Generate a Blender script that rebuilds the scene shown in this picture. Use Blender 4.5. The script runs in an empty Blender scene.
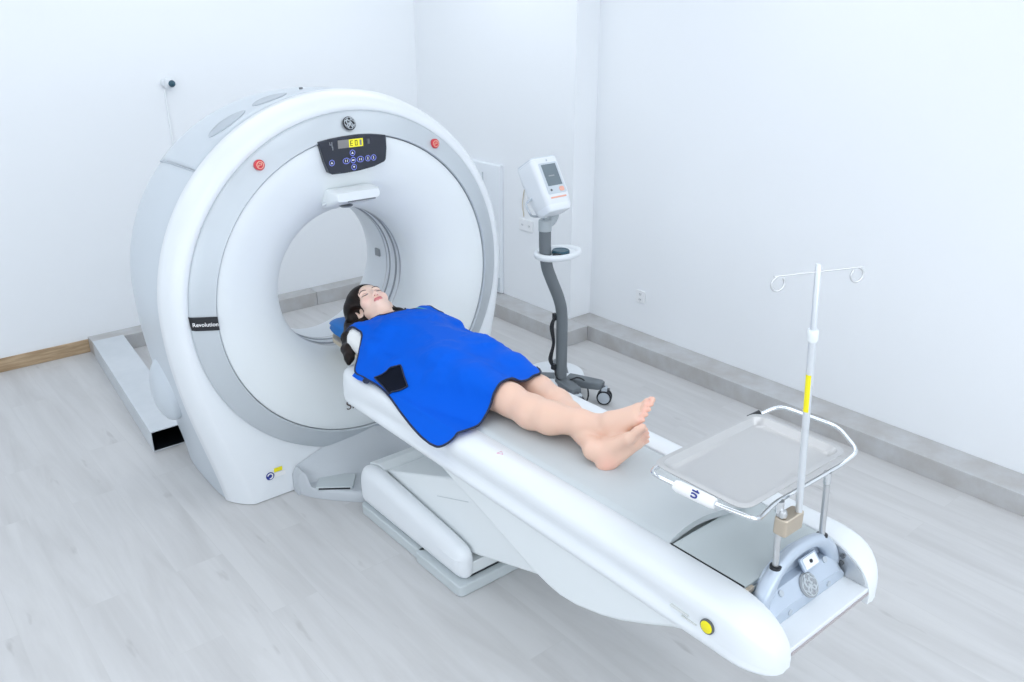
import bpy, math, random
import numpy as np
from mathutils import Vector, Matrix
random.seed(3); np.random.seed(3)
SC = bpy.context.scene
COL = SC.collection
PI = math.pi
WORLD = {}          # object name -> world translation of its origin

# ------------------------------------------------------------------ materials
def mat(name, color, rough=0.5, metal=0.0, spec=0.5, bump=None, coat=0.0, emit=None, sss=0.0):
    m = bpy.data.materials.new(name); m.use_nodes = True
    nt = m.node_tree; b = nt.nodes['Principled BSDF']
    b.inputs['Base Color'].default_value = (*color, 1)
    b.inputs['Roughness'].default_value = rough
    b.inputs['Metallic'].default_value = metal
    b.inputs['Specular IOR Level'].default_value = spec
    b.inputs['Coat Weight'].default_value = coat
    if sss:
        b.inputs['Subsurface Weight'].default_value = sss
        b.inputs['Subsurface Radius'].default_value = (0.02, 0.008, 0.005)
        b.inputs['Subsurface Scale'].default_value = 0.4
    if emit:
        b.inputs['Emission Color'].default_value = (*emit[0], 1)
        b.inputs['Emission Strength'].default_value = emit[1]
    if bump:
        scale, strength = bump
        tc = nt.nodes.new('ShaderNodeTexCoord'); n = nt.nodes.new('ShaderNodeTexNoise')
        n.inputs['Scale'].default_value = scale; n.inputs['Detail'].default_value = 4
        bp = nt.nodes.new('ShaderNodeBump'); bp.inputs['Strength'].default_value = strength
        bp.inputs['Distance'].default_value = 0.002
        nt.links.new(tc.outputs['Object'], n.inputs['Vector'])
        nt.links.new(n.outputs['Fac'], bp.inputs['Height'])
        nt.links.new(bp.outputs['Normal'], b.inputs['Normal'])
    return m

def noise_color(m, c0, c1, scale, stretch=(1, 1, 1), lo=0.35, hi=0.65, detail=5, rough_n=0.6):
    """base colour = ramp over a stretched noise (object space)"""
    nt = m.node_tree; b = nt.nodes['Principled BSDF']
    tc = nt.nodes.new('ShaderNodeTexCoord'); mp = nt.nodes.new('ShaderNodeMapping')
    mp.inputs['Scale'].default_value = stretch
    n = nt.nodes.new('ShaderNodeTexNoise'); n.inputs['Scale'].default_value = scale
    n.inputs['Detail'].default_value = detail; n.inputs['Roughness'].default_value = rough_n
    r = nt.nodes.new('ShaderNodeValToRGB')
    r.color_ramp.elements[0].position = lo; r.color_ramp.elements[0].color = (*c0, 1)
    r.color_ramp.elements[1].position = hi; r.color_ramp.elements[1].color = (*c1, 1)
    nt.links.new(tc.outputs['Object'], mp.inputs['Vector']); nt.links.new(mp.outputs['Vector'], n.inputs['Vector'])
    nt.links.new(n.outputs['Fac'], r.inputs['Fac']); nt.links.new(r.outputs['Color'], b.inputs['Base Color'])
    return m

def floor_material():
    m = mat('floor_planks', (0.7, 0.72, 0.73), 0.42, spec=0.4)
    nt = m.node_tree; b = nt.nodes['Principled BSDF']; L = nt.links.new
    N = nt.nodes.new
    tc = N('ShaderNodeTexCoord')
    mp = N('ShaderNodeMapping'); mp.inputs['Rotation'].default_value = (0, 0, PI/2)
    br = N('ShaderNodeTexBrick'); br.offset = 0.37
    br.inputs['Color1'].default_value = (0.0, 0.0, 0.0, 1); br.inputs['Color2'].default_value = (1, 1, 1, 1)
    br.inputs['Mortar'].default_value = (0.5, 0.5, 0.5, 1)
    br.inputs['Scale'].default_value = 1.0; br.inputs['Brick Width'].default_value = 1.25
    br.inputs['Row Height'].default_value = 0.185; br.inputs['Mortar Size'].default_value = 0.0012
    br.inputs['Mortar Smooth'].default_value = 0.3; br.inputs['Bias'].default_value = 0.0
    L(tc.outputs['Object'], mp.inputs['Vector']); L(mp.outputs['Vector'], br.inputs['Vector'])
    # grain runs along Y; every plank shifts the grain
    add = N('ShaderNodeVectorMath'); add.operation = 'MULTIPLY_ADD'
    add.inputs[1].default_value = (7.0, 5.0, 0); 
    L(br.outputs['Color'], add.inputs[0]); L(tc.outputs['Object'], add.inputs[2])
    m2 = N('ShaderNodeMapping'); m2.inputs['Scale'].default_value = (9.0, 0.9, 1)
    L(add.outputs['Vector'], m2.inputs['Vector'])
    n1 = N('ShaderNodeTexNoise'); n1.inputs['Scale'].default_value = 1.1; n1.inputs['Detail'].default_value = 6
    n1.inputs['Roughness'].default_value = 0.62; n1.inputs['Distortion'].default_value = 0.5
    L(m2.outputs['Vector'], n1.inputs['Vector'])
    r1 = N('ShaderNodeValToRGB'); e = r1.color_ramp.elements
    e[0].position = 0.25; e[0].color = (0.49, 0.484, 0.48, 1)
    e[1].position = 0.60; e[1].color = (0.585, 0.582, 0.58, 1)
    L(n1.outputs['Fac'], r1.inputs['Fac'])
    # small dark knots
    m3 = N('ShaderNodeMapping'); m3.inputs['Scale'].default_value = (7.0, 1.6, 1)
    L(add.outputs['Vector'], m3.inputs['Vector'])
    n2 = N('ShaderNodeTexNoise'); n2.inputs['Scale'].default_value = 1.9; n2.inputs['Detail'].default_value = 3
    L(m3.outputs['Vector'], n2.inputs['Vector'])
    r2 = N('ShaderNodeValToRGB'); e = r2.color_ramp.elements
    e[0].position = 0.66; e[0].color = (0, 0, 0, 1); e[1].position = 0.80; e[1].color = (1, 1, 1, 1)
    L(n2.outputs['Fac'], r2.inputs['Fac'])
    mx = N('ShaderNodeMix'); mx.data_type = 'RGBA'
    L(r2.outputs['Color'], mx.inputs['Factor']); L(r1.outputs['Color'], mx.inputs['A'])
    mx.inputs['B'].default_value = (0.36, 0.35, 0.345, 1)
    # plank to plank tone + seams
    mt = N('ShaderNodeMix'); mt.data_type = 'RGBA'; mt.blend_type = 'MULTIPLY'; mt.inputs['Factor'].default_value = 1
    r3 = N('ShaderNodeValToRGB'); e = r3.color_ramp.elements
    e[0].color = (0.975, 0.975, 0.977, 1); e[1].color = (1.0, 1.0, 1.0, 1)
    L(br.outputs['Color'], r3.inputs['Fac'])
    L(mx.outputs['Result'], mt.inputs['A']); L(r3.outputs['Color'], mt.inputs['B'])
    ms = N('ShaderNodeMix'); ms.data_type = 'RGBA'
    L(br.outputs['Fac'], ms.inputs['Factor']); L(mt.outputs['Result'], ms.inputs['A'])
    ms.inputs['B'].default_value = (0.53, 0.527, 0.523, 1)
    L(ms.outputs['Result'], b.inputs['Base Color'])
    return m

M = {}
M['wall'] = mat('wall_paint', (0.845, 0.865, 0.885), 0.6, spec=0.25, bump=(60, 0.05))
M['ceil'] = mat('ceiling_paint', (0.86, 0.86, 0.86), 0.8, spec=0.2)
M['floor'] = floor_material()
M['wood'] = noise_color(mat('oak_skirting', (0.5, 0.36, 0.22), 0.5), (0.34, 0.23, 0.13), (0.52, 0.38, 0.24), 6, (1, 12, 14))
M['duct'] = noise_color(mat('galvanised_steel', (0.5, 0.5, 0.5), 0.42, metal=0.35), (0.49, 0.475, 0.462), (0.585, 0.592, 0.60), 7, (1, 1, 1), 0.35, 0.7)
M['beam'] = noise_color(mat('grey_trunking', (0.6, 0.62, 0.65), 0.45, metal=0.2), (0.60, 0.635, 0.665), (0.65, 0.68, 0.71), 5)
M['white'] = mat('white_plastic', (0.75, 0.78, 0.805), 0.32, spec=0.45)
M['white2'] = mat('warm_white_plastic', (0.75, 0.785, 0.795), 0.38, spec=0.4)
M['grey_shell'] = mat('pale_grey_shell', (0.56, 0.61, 0.655), 0.35, spec=0.45)
M['grey_shell2'] = mat('grey_vent_recess', (0.44, 0.485, 0.53), 0.45)
M['silver'] = mat('silver_trim', (0.53, 0.57, 0.60), 0.34, metal=0.25, spec=0.5)
M['seam'] = mat('seam_grey', (0.16, 0.17, 0.18), 0.6)
M['chrome'] = mat('chrome', (0.75, 0.77, 0.79), 0.12, metal=1.0)
M['steel'] = mat('brushed_steel', (0.62, 0.63, 0.64), 0.3, metal=0.9)
M['traysteel'] = mat('tray_steel', (0.56, 0.555, 0.55), 0.34, metal=0.8)
M['alu'] = mat('satin_aluminium', (0.70, 0.73, 0.76), 0.35, metal=0.6)
M['brass'] = mat('nickel_brass', (0.60, 0.52, 0.42), 0.35, metal=0.8)
M['black'] = mat('black_plastic', (0.012, 0.014, 0.018), 0.35)
M['panel'] = mat('console_black', (0.018, 0.022, 0.035), 0.25)
M['darkgrey'] = mat('dark_grey_plastic', (0.10, 0.11, 0.12), 0.5)
M['pole_grey'] = mat('cart_grey', (0.145, 0.165, 0.18), 0.45)
M['pole_grey2'] = mat('cart_grey_light', (0.40, 0.44, 0.46), 0.45)
M['pad'] = mat('grey_vinyl_pad', (0.525, 0.565, 0.58), 0.5, spec=0.35, bump=(30, 0.06))
M['board'] = mat('grey_cradle_board', (0.48, 0.53, 0.54), 0.4)
M['cradle_edge'] = mat('cradle_edge_tan', (0.55, 0.48, 0.37), 0.6)
M['foot_blue'] = mat('pale_blue_metallic', (0.475, 0.54, 0.625), 0.3, metal=0.25)
M['grey_cover'] = mat('grey_floor_cover', (0.50, 0.53, 0.56), 0.45)
M['plinth'] = mat('plinth_grey', (0.52, 0.565, 0.58), 0.45)
M['red'] = mat('stop_red', (0.62, 0.045, 0.06), 0.3)
M['yellow'] = mat('yellow_button', (0.85, 0.75, 0.01), 0.4)
M['yellow_led'] = mat('yellow_lcd', (0.6, 0.55, 0.02), 0.4, emit=((0.9, 0.85, 0.02), 0.55))
M['lcd_grey'] = mat('lcd_grey', (0.22, 0.215, 0.21), 0.4)
M['lcd_dark'] = mat('lcd_digit', (0.12, 0.115, 0.01), 0.5)
M['btn_blue'] = mat('button_blue_print', (0.22, 0.26, 0.75), 0.4)
M['print_white'] = mat('white_print', (0.8, 0.8, 0.8), 0.5)
M['print_grey'] = mat('grey_print', (0.30, 0.32, 0.34), 0.5)
M['print_faint'] = mat('faint_print', (0.64, 0.66, 0.64), 0.5)
M['edge_mauve'] = mat('edge_mauve', (0.40, 0.36, 0.37), 0.5)
M['print_brown'] = mat('brown_print', (0.09, 0.06, 0.055), 0.5)
M['print_blue'] = mat('navy_print', (0.02, 0.035, 0.25), 0.5)
M['print_orange'] = mat('orange_print', (0.80, 0.42, 0.32), 0.5)
M['print_pink'] = mat('pink_print', (0.72, 0.38, 0.50), 0.5)
M['lcd_screen'] = mat('monitor_screen', (0.16, 0.20, 0.225), 0.2)
M['apron'] = mat('blue_apron_vinyl', (0.0005, 0.100, 0.63), 0.6, spec=0.08, bump=(45, 0.10))
M['apron_trim'] = mat('apron_binding', (0.012, 0.02, 0.05), 0.7)
M['velcro'] = mat('black_velcro', (0.006, 0.008, 0.016), 0.9, spec=0.1)
M['pillow'] = mat('blue_pillow', (0.01, 0.17, 0.55), 0.5, bump=(30, 0.1))
M['hair'] = noise_color(mat('dark_hair', (0.012, 0.009, 0.009), 0.5, spec=0.2), (0.004, 0.003, 0.003), (0.022, 0.013, 0.011), 60, (1, 0.12, 0.3))
M['shirt'] = mat('white_cotton', (0.80, 0.80, 0.79), 0.8, spec=0.15, bump=(80, 0.1))
M['sock'] = mat('socket_white', (0.84, 0.85, 0.86), 0.4)
M['wallbox'] = mat('wall_unit_paint', (0.79, 0.825, 0.86), 0.5)
M['smoke_blue'] = mat('dark_teal', (0.02, 0.075, 0.11), 0.35)

# ------------------------------------------------------------------ mesh helpers
class MB:
    def __init__(s): s.v = []; s.f = []
    def add(s, v, f):
        o = len(s.v); s.v += [tuple(map(float, p)) for p in v]; s.f += [tuple(i+o for i in q) for q in f]; return s
    def box(s, x0, x1, y0, y1, z0, z1):
        v = [(x0,y0,z0),(x1,y0,z0),(x1,y1,z0),(x0,y1,z0),(x0,y0,z1),(x1,y0,z1),(x1,y1,z1),(x0,y1,z1)]
        return s.add(v, [(0,3,2,1),(4,5,6,7),(0,1,5,4),(1,2,6,5),(2,3,7,6),(3,0,4,7)])
    def loft(s, rings, close=True, cap0=False, cap1=False):
        """rings: list of equal-length point lists"""
        n = len(rings[0]); v = [p for r in rings for p in r]; f = []
        for k in range(len(rings)-1):
            for i in range(n if close else n-1):
                a = k*n+i; b = k*n+(i+1) % n
                f.append((a, b, b+n, a+n))
        if cap0: f.append(tuple(range(n-1, -1, -1)))
        if cap1: f.append(tuple((len(rings)-1)*n+i for i in range(n)))
        return s.add(v, f)
    def prism(s, poly, axis, a, b):
        """poly of 2-D points extruded along axis from a to b"""
        def P(p, t):
            return {'x': (t, p[0], p[1]), 'y': (p[0], t, p[1]), 'z': (p[0], p[1], t)}[axis]
        return s.loft([[P(p, a) for p in poly], [P(p, b) for p in poly]], True, True, True)
    def tube(s, pts, r, n=12, closed=False, caps=True):
        pts = [Vector(p) for p in pts]; m = len(pts); rings = []
        rr = r if hasattr(r, '__len__') else [r]*m
        up = None
        for i in range(m):
            if closed: t = (pts[(i+1) % m]-pts[i-1]).normalized()
            else: t = (pts[min(i+1, m-1)]-pts[max(i-1, 0)]).normalized()
            if up is None:
                up = Vector((0,0,1)) if abs(t.z) < 0.9 else Vector((1,0,0))
            u = (up - t*up.dot(t)).normalized(); w = t.cross(u); up = u
            rings.append([tuple(pts[i]+(u*math.cos(2*PI*k/n)+w*math.sin(2*PI*k/n))*rr[i]) for k in range(n)])
        if closed: rings.append(rings[0])
        return s.loft(rings, True, caps and not closed, caps and not closed)
    def lathe(s, prof, c, axis='z', n=48, closed_prof=False):
        """prof: list of (r, h) revolved about an axis through c"""
        rings = []
        for r, h in prof:
            ring = []
            for k in range(n):
                a = 2*PI*k/n; x, y = r*math.cos(a), r*math.sin(a)
                ring.append({'z': (c[0]+x, c[1]+y, c[2]+h), 'y': (c[0]+x, c[1]+h, c[2]+y), 'x': (c[0]+h, c[1]+x, c[2]+y)}[axis])
            rings.append(ring)
        if closed_prof: rings.append(rings[0]); return s.loft(rings, True)
        return s.loft(rings, True, prof[0][0] > 1e-6, prof[-1][0] > 1e-6)
    def lathe_open(s, prof, c, axis='y', n=96):
        rings = []
        for r, h in prof:
            rings.append([{'z': (c[0]+r*math.cos(2*PI*k/n), c[1]+r*math.sin(2*PI*k/n), c[2]+h),
                           'y': (c[0]+r*math.cos(2*PI*k/n), c[1]+h, c[2]+r*math.sin(2*PI*k/n))}[axis] for k in range(n)])
        return s.loft(rings, True)
    def xf(s, mtx):
        s.v = [tuple(mtx @ Vector(p)) for p in s.v]; return s

def rounded(points, rads, seg=6):
    """2-D/3-D polyline with its corners rounded; rads one number or a list"""
    P = [Vector(p) for p in points]; n = len(P); out = []
    R = rads if hasattr(rads, '__len__') else [rads]*n
    for i in range(n):
        a, b, c = P[i-1], P[i], P[(i+1) % n]
        if R[i] <= 0: out.append(b); continue
        d1 = (a-b); d2 = (c-b); r = min(R[i], d1.length*.49, d2.length*.49)
        p1 = b+d1.normalized()*r; p2 = b+d2.normalized()*r
        for k in range(seg+1):
            t = k/seg; out.append(p1*(1-t)**2+b*2*t*(1-t)+p2*t*t)
    return [tuple(p) for p in out]

def rounded_open(points, r, seg=6):
    q = rounded(points, [0]+[r]*(len(points)-2)+[0], seg); return q

def catmull(pts, n=8):
    P = [Vector(p) for p in pts]; P = [P[0]*2-P[1]]+P+[P[-1]*2-P[-2]]; out = []
    for i in range(1, len(P)-2):
        for k in range(n):
            t = k/n; a, b, c, d = P[i-1], P[i], P[i+1], P[i+2]
            out.append(tuple(0.5*((2*b)+(c-a)*t+(2*a-5*b+4*c-d)*t*t+(3*b-a-3*c+d)*t**3)))
    out.append(tuple(P[-2])); return out

def link(name, mb, m, parent=None, smooth=35, bevel=0, bseg=3, base=None, weld=False):
    if isinstance(mb, MB): V, Fc = mb.v, mb.f
    else: V, Fc = mb
    off = Vector((0, 0, 0))
    if parent is None:
        A = np.array(V); off = Vector(base) if base else Vector(((A[:,0].min()+A[:,0].max())/2, (A[:,1].min()+A[:,1].max())/2, A[:,2].min()))
    me = bpy.data.meshes.new(name)
    me.from_pydata([tuple(Vector(p)-off) for p in V], [], Fc)
    me.validate(); me.update()
    import bmesh
    bm = bmesh.new(); bm.from_mesh(me)
    if weld: bmesh.ops.remove_doubles(bm, verts=bm.verts, dist=1e-5)
    bmesh.ops.recalc_face_normals(bm, faces=bm.faces); bm.to_mesh(me); bm.free()
    o = bpy.data.objects.new(name, me); COL.objects.link(o)
    for mm in (m if isinstance(m, (list, tuple)) else [m]): me.materials.append(mm)
    if smooth:
        me.shade_smooth()
        if smooth < 180:
            ca = math.radians(smooth)
            try: me.set_sharp_from_angle(angle=ca)
            except Exception: pass
    if bevel:
        b = o.modifiers.new('bevel', 'BEVEL'); b.width = bevel; b.segments = bseg; b.limit_method = 'ANGLE'; b.angle_limit = math.radians(40)
        b.harden_normals = False
    o.location = off; WORLD[o.name] = off.copy()
    if parent is not None:
        o.parent = parent; o.matrix_parent_inverse = Matrix.Translation(-WORLD[parent.name])
        WORLD[o.name] = Vector((0, 0, 0))
    return o

def thing(name, label, cat, loc, group=None):
    o = bpy.data.objects.new(name, None); COL.objects.link(o); o.location = loc
    o.empty_display_size = 0.1
    WORLD[o.name] = Vector(loc); return tag(o, label, cat, group)
def tag(o, label, cat, group=None):
    o['label'] = label; o['category'] = cat
    if group: o['group'] = group
    return o
def struct(o): o['kind'] = 'structure'; return o

def text(name, s, m, parent, origin, right, up, size, extrude=0.0006, bold=0.0, align='CENTER'):
    """built-in font lettering lying in the plane (right, up)"""
    cu = bpy.data.curves.new(name, 'FONT'); cu.body = s; cu.size = size; cu.extrude = extrude; cu.offset = bold
    cu.align_x = align; cu.align_y = 'CENTER'; cu.materials.append(m)
    tmp = bpy.data.objects.new(name, cu); COL.objects.link(tmp)
    me = bpy.data.meshes.new_from_object(tmp.evaluated_get(bpy.context.evaluated_depsgraph_get()))
    bpy.data.objects.remove(tmp); bpy.data.curves.remove(cu)
    me.transform(frame(origin, right, up)); me.name = name
    if not me.materials: me.materials.append(m)
    o = bpy.data.objects.new(name, me); COL.objects.link(o)
    if parent is not None:
        o.parent = parent; o.matrix_parent_inverse = Matrix.Translation(-WORLD[parent.name])
    WORLD[o.name] = Vector((0, 0, 0))
    return o

def frame(origin, right, up):
    r = Vector(right).normalized(); u = Vector(up); u = (u-r*u.dot(r)).normalized(); n = r.cross(u)
    return Matrix(((r.x,u.x,n.x,origin[0]),(r.y,u.y,n.y,origin[1]),(r.z,u.z,n.z,origin[2]),(0,0,0,1)))

def rbox(x0, x1, y0, y1, z0, z1, r, seg=4, axis='z'):
    """box whose four edges along one axis are rounded"""
    mb = MB()
    if axis == 'z': mb.prism(rounded([(x0,y0),(x1,y0),(x1,y1),(x0,y1)], r, seg), 'z', z0, z1)
    if axis == 'y': mb.prism(rounded([(x0,z0),(x1,z0),(x1,z1),(x0,z1)], r, seg), 'y', y0, y1)
    if axis == 'x': mb.prism(rounded([(y0,z0),(y1,z0),(y1,z1),(y0,z1)], r, seg), 'x', x0, x1)
    return mb

# ------------------------------------------------------------------ camera
cam = bpy.data.cameras.new('camera'); co = bpy.data.objects.new('camera', cam); COL.objects.link(co)
cam.sensor_width = 36; cam.lens = 848/1024*36; cam.clip_start = 0.05
Rc = [[0.769893, -0.238698, 0.591852], [-0.638172, -0.285786, 0.714887], [-0.001499, -0.928089, -0.372355]]
co.matrix_world = Matrix(((Rc[0][0], -Rc[0][1], -Rc[0][2], 0), (Rc[1][0], -Rc[1][1], -Rc[1][2], 0), (Rc[2][0], -Rc[2][1], -Rc[2][2], 2.08), (0, 0, 0, 1)))
SC.camera = co

# ------------------------------------------------------------------ lights
w = bpy.data.worlds.new('world'); SC.world = w; w.use_nodes = True
w.node_tree.nodes['Background'].inputs[0].default_value = (0.9, 0.95, 1, 1)
w.node_tree.nodes['Background'].inputs[1].default_value = 0.3
def area(x, y, sx, sy, power, z=2.84, color=(0.885, 0.94, 1.0)):
    l = bpy.data.lights.new('ceiling_panel_light', 'AREA'); l.shape = 'RECTANGLE'; l.size = sx; l.size_y = sy
    l.energy = power; l.color = color
    o = bpy.data.objects.new('ceiling_panel_light', l); COL.objects.link(o); o.location = (x, y, z); return o
P0 = 8.2
for (x, y) in ((-0.4, 0.2), (1.4, 0.2), (3.0, 0.2), (-0.4, 2.2), (1.4, 2.2), (3.0, 2.2), (-0.4, 4.4), (1.5, 4.4), (2.9, 4.4), (0.5,-1.4), (2.4,-1.4)):
    area(x, y, 1.2, 1.2, P0*(1.4 if y > 4 else 1))
# added soft fill on the unseen walls behind and left of the camera
def wall_fill_light(loc, rot, sx, sy, power):
    o = area(0, 0, sx, sy, power); o.name = 'added_wall_fill'; o.location = loc; o.rotation_euler = rot; return o
wall_fill_light((1.2, -2.5, 1.55), (math.radians(90), 0, 0), 4.4, 1.8, 62)
wall_fill_light((-1.52, 1.2, 1.55), (math.radians(90), 0, math.radians(-90)), 4.4, 1.8, 34)
SC.view_settings.view_transform = 'Standard'; SC.view_settings.look = 'None'
SC.view_settings.gamma = 1; SC.view_settings.use_curve_mapping = False
SC.view_settings.exposure = -0.27
SC.cycles.max_bounces = 12; SC.cycles.diffuse_bounces = 8; SC.cycles.glossy_bounces = 4
SC.cycles.use_denoising = True

# ------------------------------------------------------------------ the room
XL, XR, YB, YF, ZC = -1.6, 3.89, 5.59, -2.6, 2.9
struct(link('floor', MB().box(XL, XR, YF, YB, -0.05, 0), M['floor'], smooth=0, base=(0, 0, 0)))
struct(link('ceiling', MB().box(XL, XR, YF, YB, ZC, ZC+0.05), M['ceil'], smooth=0))
struct(link('wall_back', MB().box(XL, XR+0.1, YB, YB+0.1, 0, ZC), M['wall'], smooth=0))
struct(link('wall_right', MB().box(XR, XR+0.1, YF, YB, 0, ZC), M['wall'], smooth=0))
struct(link('wall_left', MB().box(XL-0.1, XL, YF, YB, 0, ZC), M['wall'], smooth=0))
struct(link('wall_front', MB().box(XL, XR, YF-0.1, YF, 0, ZC), M['wall'], smooth=0))
# boxed-in column in the back right corner
struct(link('wall_corner', MB().box(3.70, XR, 3.865, YB, 0, ZC), M['wall'], smooth=0))
struct(link('baseboard_back', MB().box(XL, 1.12, YB-0.012, YB, 0, 0.085), M['wood'], smooth=0, bevel=0.003))

# metal cable ducts along the foot of the walls
o = link('cable_duct', MB().box(1.12, 2.66, 5.46, 5.588, 0.0, 0.10), M['duct'], smooth=0, bevel=0.002)
tag(o, 'low grey metal duct along the back wall, starting at the end of the oak skirting', 'cable duct')
o2 = MB().box(2.664, 3.50, 5.46, 5.588, 0.0, 0.10)
o2 = link('cable_duct', o2, M['duct'], smooth=0, bevel=0.002)
tag(o2, 'length of back wall duct right of the seam seen through the scanner bore', 'cable duct')
L = [(3.51, 3.69), (3.698, 3.69), (3.698, 3.863), (3.698, 5.588), (3.51, 5.588)]
o = link('cable_duct', MB().prism(L, 'z', 0.0, 0.10), M['duct'], smooth=0, bevel=0.002)
tag(o, 'metal floor duct below the wall socket with a dangling wire, behind the monitor cart', 'cable duct')
o = MB().box(3.70, 3.888, -2.5, 3.863, 0.0, 0.10)
o = link('cable_duct', o, M['duct'], smooth=0, bevel=0.002)
tag(o, 'long low grey metal duct running along the foot of the right wall', 'cable duct')
# loose hollow trunking lying on the floor left of the scanner
def trunk():
    a0, a1 = (1.115, 5.455), (1.30, 5.455); b0, b1 = (0.992, 3.99), (1.175, 3.99)
    t = 0.004; mb = MB()
    def ring(p, q, z0, z1, ins):
        return [(p[0]+ins, p[1], z0+ins), (q[0]-ins, q[1], z0+ins), (q[0]-ins, q[1], z1-ins), (p[0]+ins, p[1], z1-ins)]
    o0 = ring(a0, a1, 0.001, 0.11, 0); o1 = ring(b0, b1, 0.001, 0.11, 0)
    i1 = ring(b0, b1, 0.001, 0.11, t); i0 = ring(a0, a1, 0.001, 0.11, t)
    mb.loft([o0, o1, i1, i0], True, True, True)
    return mb
o = link('floor_trunking', trunk(), M['beam'], smooth=0)
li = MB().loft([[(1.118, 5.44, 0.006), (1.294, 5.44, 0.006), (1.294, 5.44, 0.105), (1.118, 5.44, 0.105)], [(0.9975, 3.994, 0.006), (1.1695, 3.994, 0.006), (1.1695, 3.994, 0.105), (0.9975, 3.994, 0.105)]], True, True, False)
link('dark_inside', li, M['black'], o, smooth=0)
tag(o, 'open-ended hollow grey trunking lying on the floor left of the scanner', 'trunking')

# sockets
def socket(name, c, n_axis, label, double=False, grp=None):
    x, y, z = c; wdt = 0.075 if not double else 0.14
    mb = rbox(x-0.009, x, y-wdt/2, y+wdt/2, z-0.04, z+0.04, 0.008, 4, 'x')
    t = link(name, mb, M['sock'], bevel=0.002)
    tag(t, label, 'wall socket', grp)
    for k, dy in enumerate((0,) if not double else (-0.035, 0.035)):
        for dz in ((0.018, -0.018) if not double else (0,)):
            h = MB()
            for e in (-0.006, 0.006): h.box(x-0.0105, x-0.009, y+dy+e-0.0013, y+dy+e+0.0013, z+dz-0.005, z+dz+0.005)
            h.box(x-0.0105, x-0.009, y+dy-0.0015, y+dy+0.0015, z+dz-0.011, z+dz-0.008)
            link('socket_slot', h, M['darkgrey'] if not double else M['print_grey'], t, smooth=0)
    return t
socket('wall_socket', (3.888, 3.41, 0.335), 'x', 'white wall socket low on the right wall above the metal duct')
socket('wall_socket', (3.699, 4.31, 0.655), 'x', 'white double socket on the wall behind the monitor cart, wire hanging to it', True)
o = link('thin_wire', MB().tube(catmull([(3.696, 4.335, 0.71), (3.692, 4.345, 0.80), (3.695, 4.33, 0.90)]), 0.003, 6), M['cradle_edge'], smooth=60)
tag(o, 'thin tan wire running up the wall above the double socket', 'wire')
# shallow pale box on the wall between scanner and cart
t = thing('wall_unit', 'pale shallow box on the wall between scanner and monitor cart', 'wall box', (3.66, 4.8, 0.10))
link('body', rbox(3.668, 3.699, 4.56, 5.10, 0.101, 1.03, 0.02, 5, 'y'), M['wallbox'], t, bevel=0.004)
link('lower_panel', MB().box(3.664, 3.668, 4.565, 5.09, 0.12, 0.22), M['grey_shell'], t, smooth=0)
link('hinge', MB().lathe([(0.006, 0), (0.006, 0.06)], (3.664, 4.75, 0.9), 'z', 10), M['chrome'], t)

# security camera and its cable
t = thing('security_camera', 'small white dome security camera with black lens high on back wall', 'security camera', (1.84, 5.588, 1.61))
link('mount', MB().lathe([(0.026, 0), (0.026, -0.014), (0.02, -0.024)], (1.832, 5.589, 1.612), 'y', 24), M['white'], t, bevel=0.002)
link('housing', MB().lathe([(0.0, 0.0), (0.03, 0.004), (0.042, 0.02), (0.044, 0.05), (0.04, 0.075), (0.0, 0.08)], (0, 0, 0), 'z', 28).xf(Matrix.Translation((1.854, 5.560, 1.640)) @ Matrix.Rotation(math.radians(205), 4, 'X') @ Matrix.Scale(0.74, 4)), M['white'], t)
ln = MB().lathe([(0.0, 0), (0.019, 0.004), (0.025, 0.014), (0.026, 0.03)], (0, 0, 0), 'z', 24).xf(frame((1.87, 5.508, 1.597), (1, 0.25, 0), (0.1, -0.4, -1)) @ Matrix.Rotation(PI, 4, 'X') )
link('lens', MB().add([tuple(Vector((1.862, 5.538, 1.608))+Vector(p)*0.021) for p in [(math.cos(a)*math.cos(b), math.sin(a)*math.cos(b), math.sin(b)) for b in [ -PI/2+PI*i/10 for i in range(11)] for a in [2*PI*k/20 for k in range(20)]]], [(i*20+k, i*20+(k+1) % 20, (i+1)*20+(k+1) % 20, (i+1)*20+k) for i in range(10) for k in range(20)]), M['smoke_blue'], t)
o = link('camera_cable', MB().tube([(1.828, 5.585, 1.57), (1.83, 5.585, 1.4), (1.834, 5.585, 1.0), (1.836, 5.585, 0.105)], 0.007, 8), M['wall'], smooth=60)
tag(o, 'white surface cable running down the back wall from the security camera', 'cable')
# ------------------------------------------------------------------ CT scanner gantry
GX, GZ = 1.782, 0.894
def outline(r, wb, zb=0.004):
    """round top, sides easing in to a flat foot of half-width wb; every outline has the same point count, corner on corner"""
    H = GZ-zb; hw = lambda t: wb+(r-wb)*math.sin(t*PI/2)**1.25
    pts = [(r*math.cos(PI*k/140), r*math.sin(PI*k/140)) for k in range(141)]
    pts += [(-hw(1-k/40.), -k/40.*H) for k in range(1, 40)]
    pts += [(-wb+2*wb*k/40., -H) for k in range(41)]
    pts += [(hw(k/40.), -(1-k/40.)*H) for k in range(1, 40)]
    return pts
ANG = [math.atan2(z, x) for x, z in outline(0.79, 0.60)]
def sec(y, r, wb): return [(GX+x, y, GZ+z) for x, z in outline(r, wb)]
def circ(y, r): return [(GX+r*math.cos(a), y, GZ+r*math.sin(a)) for a in ANG]

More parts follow.
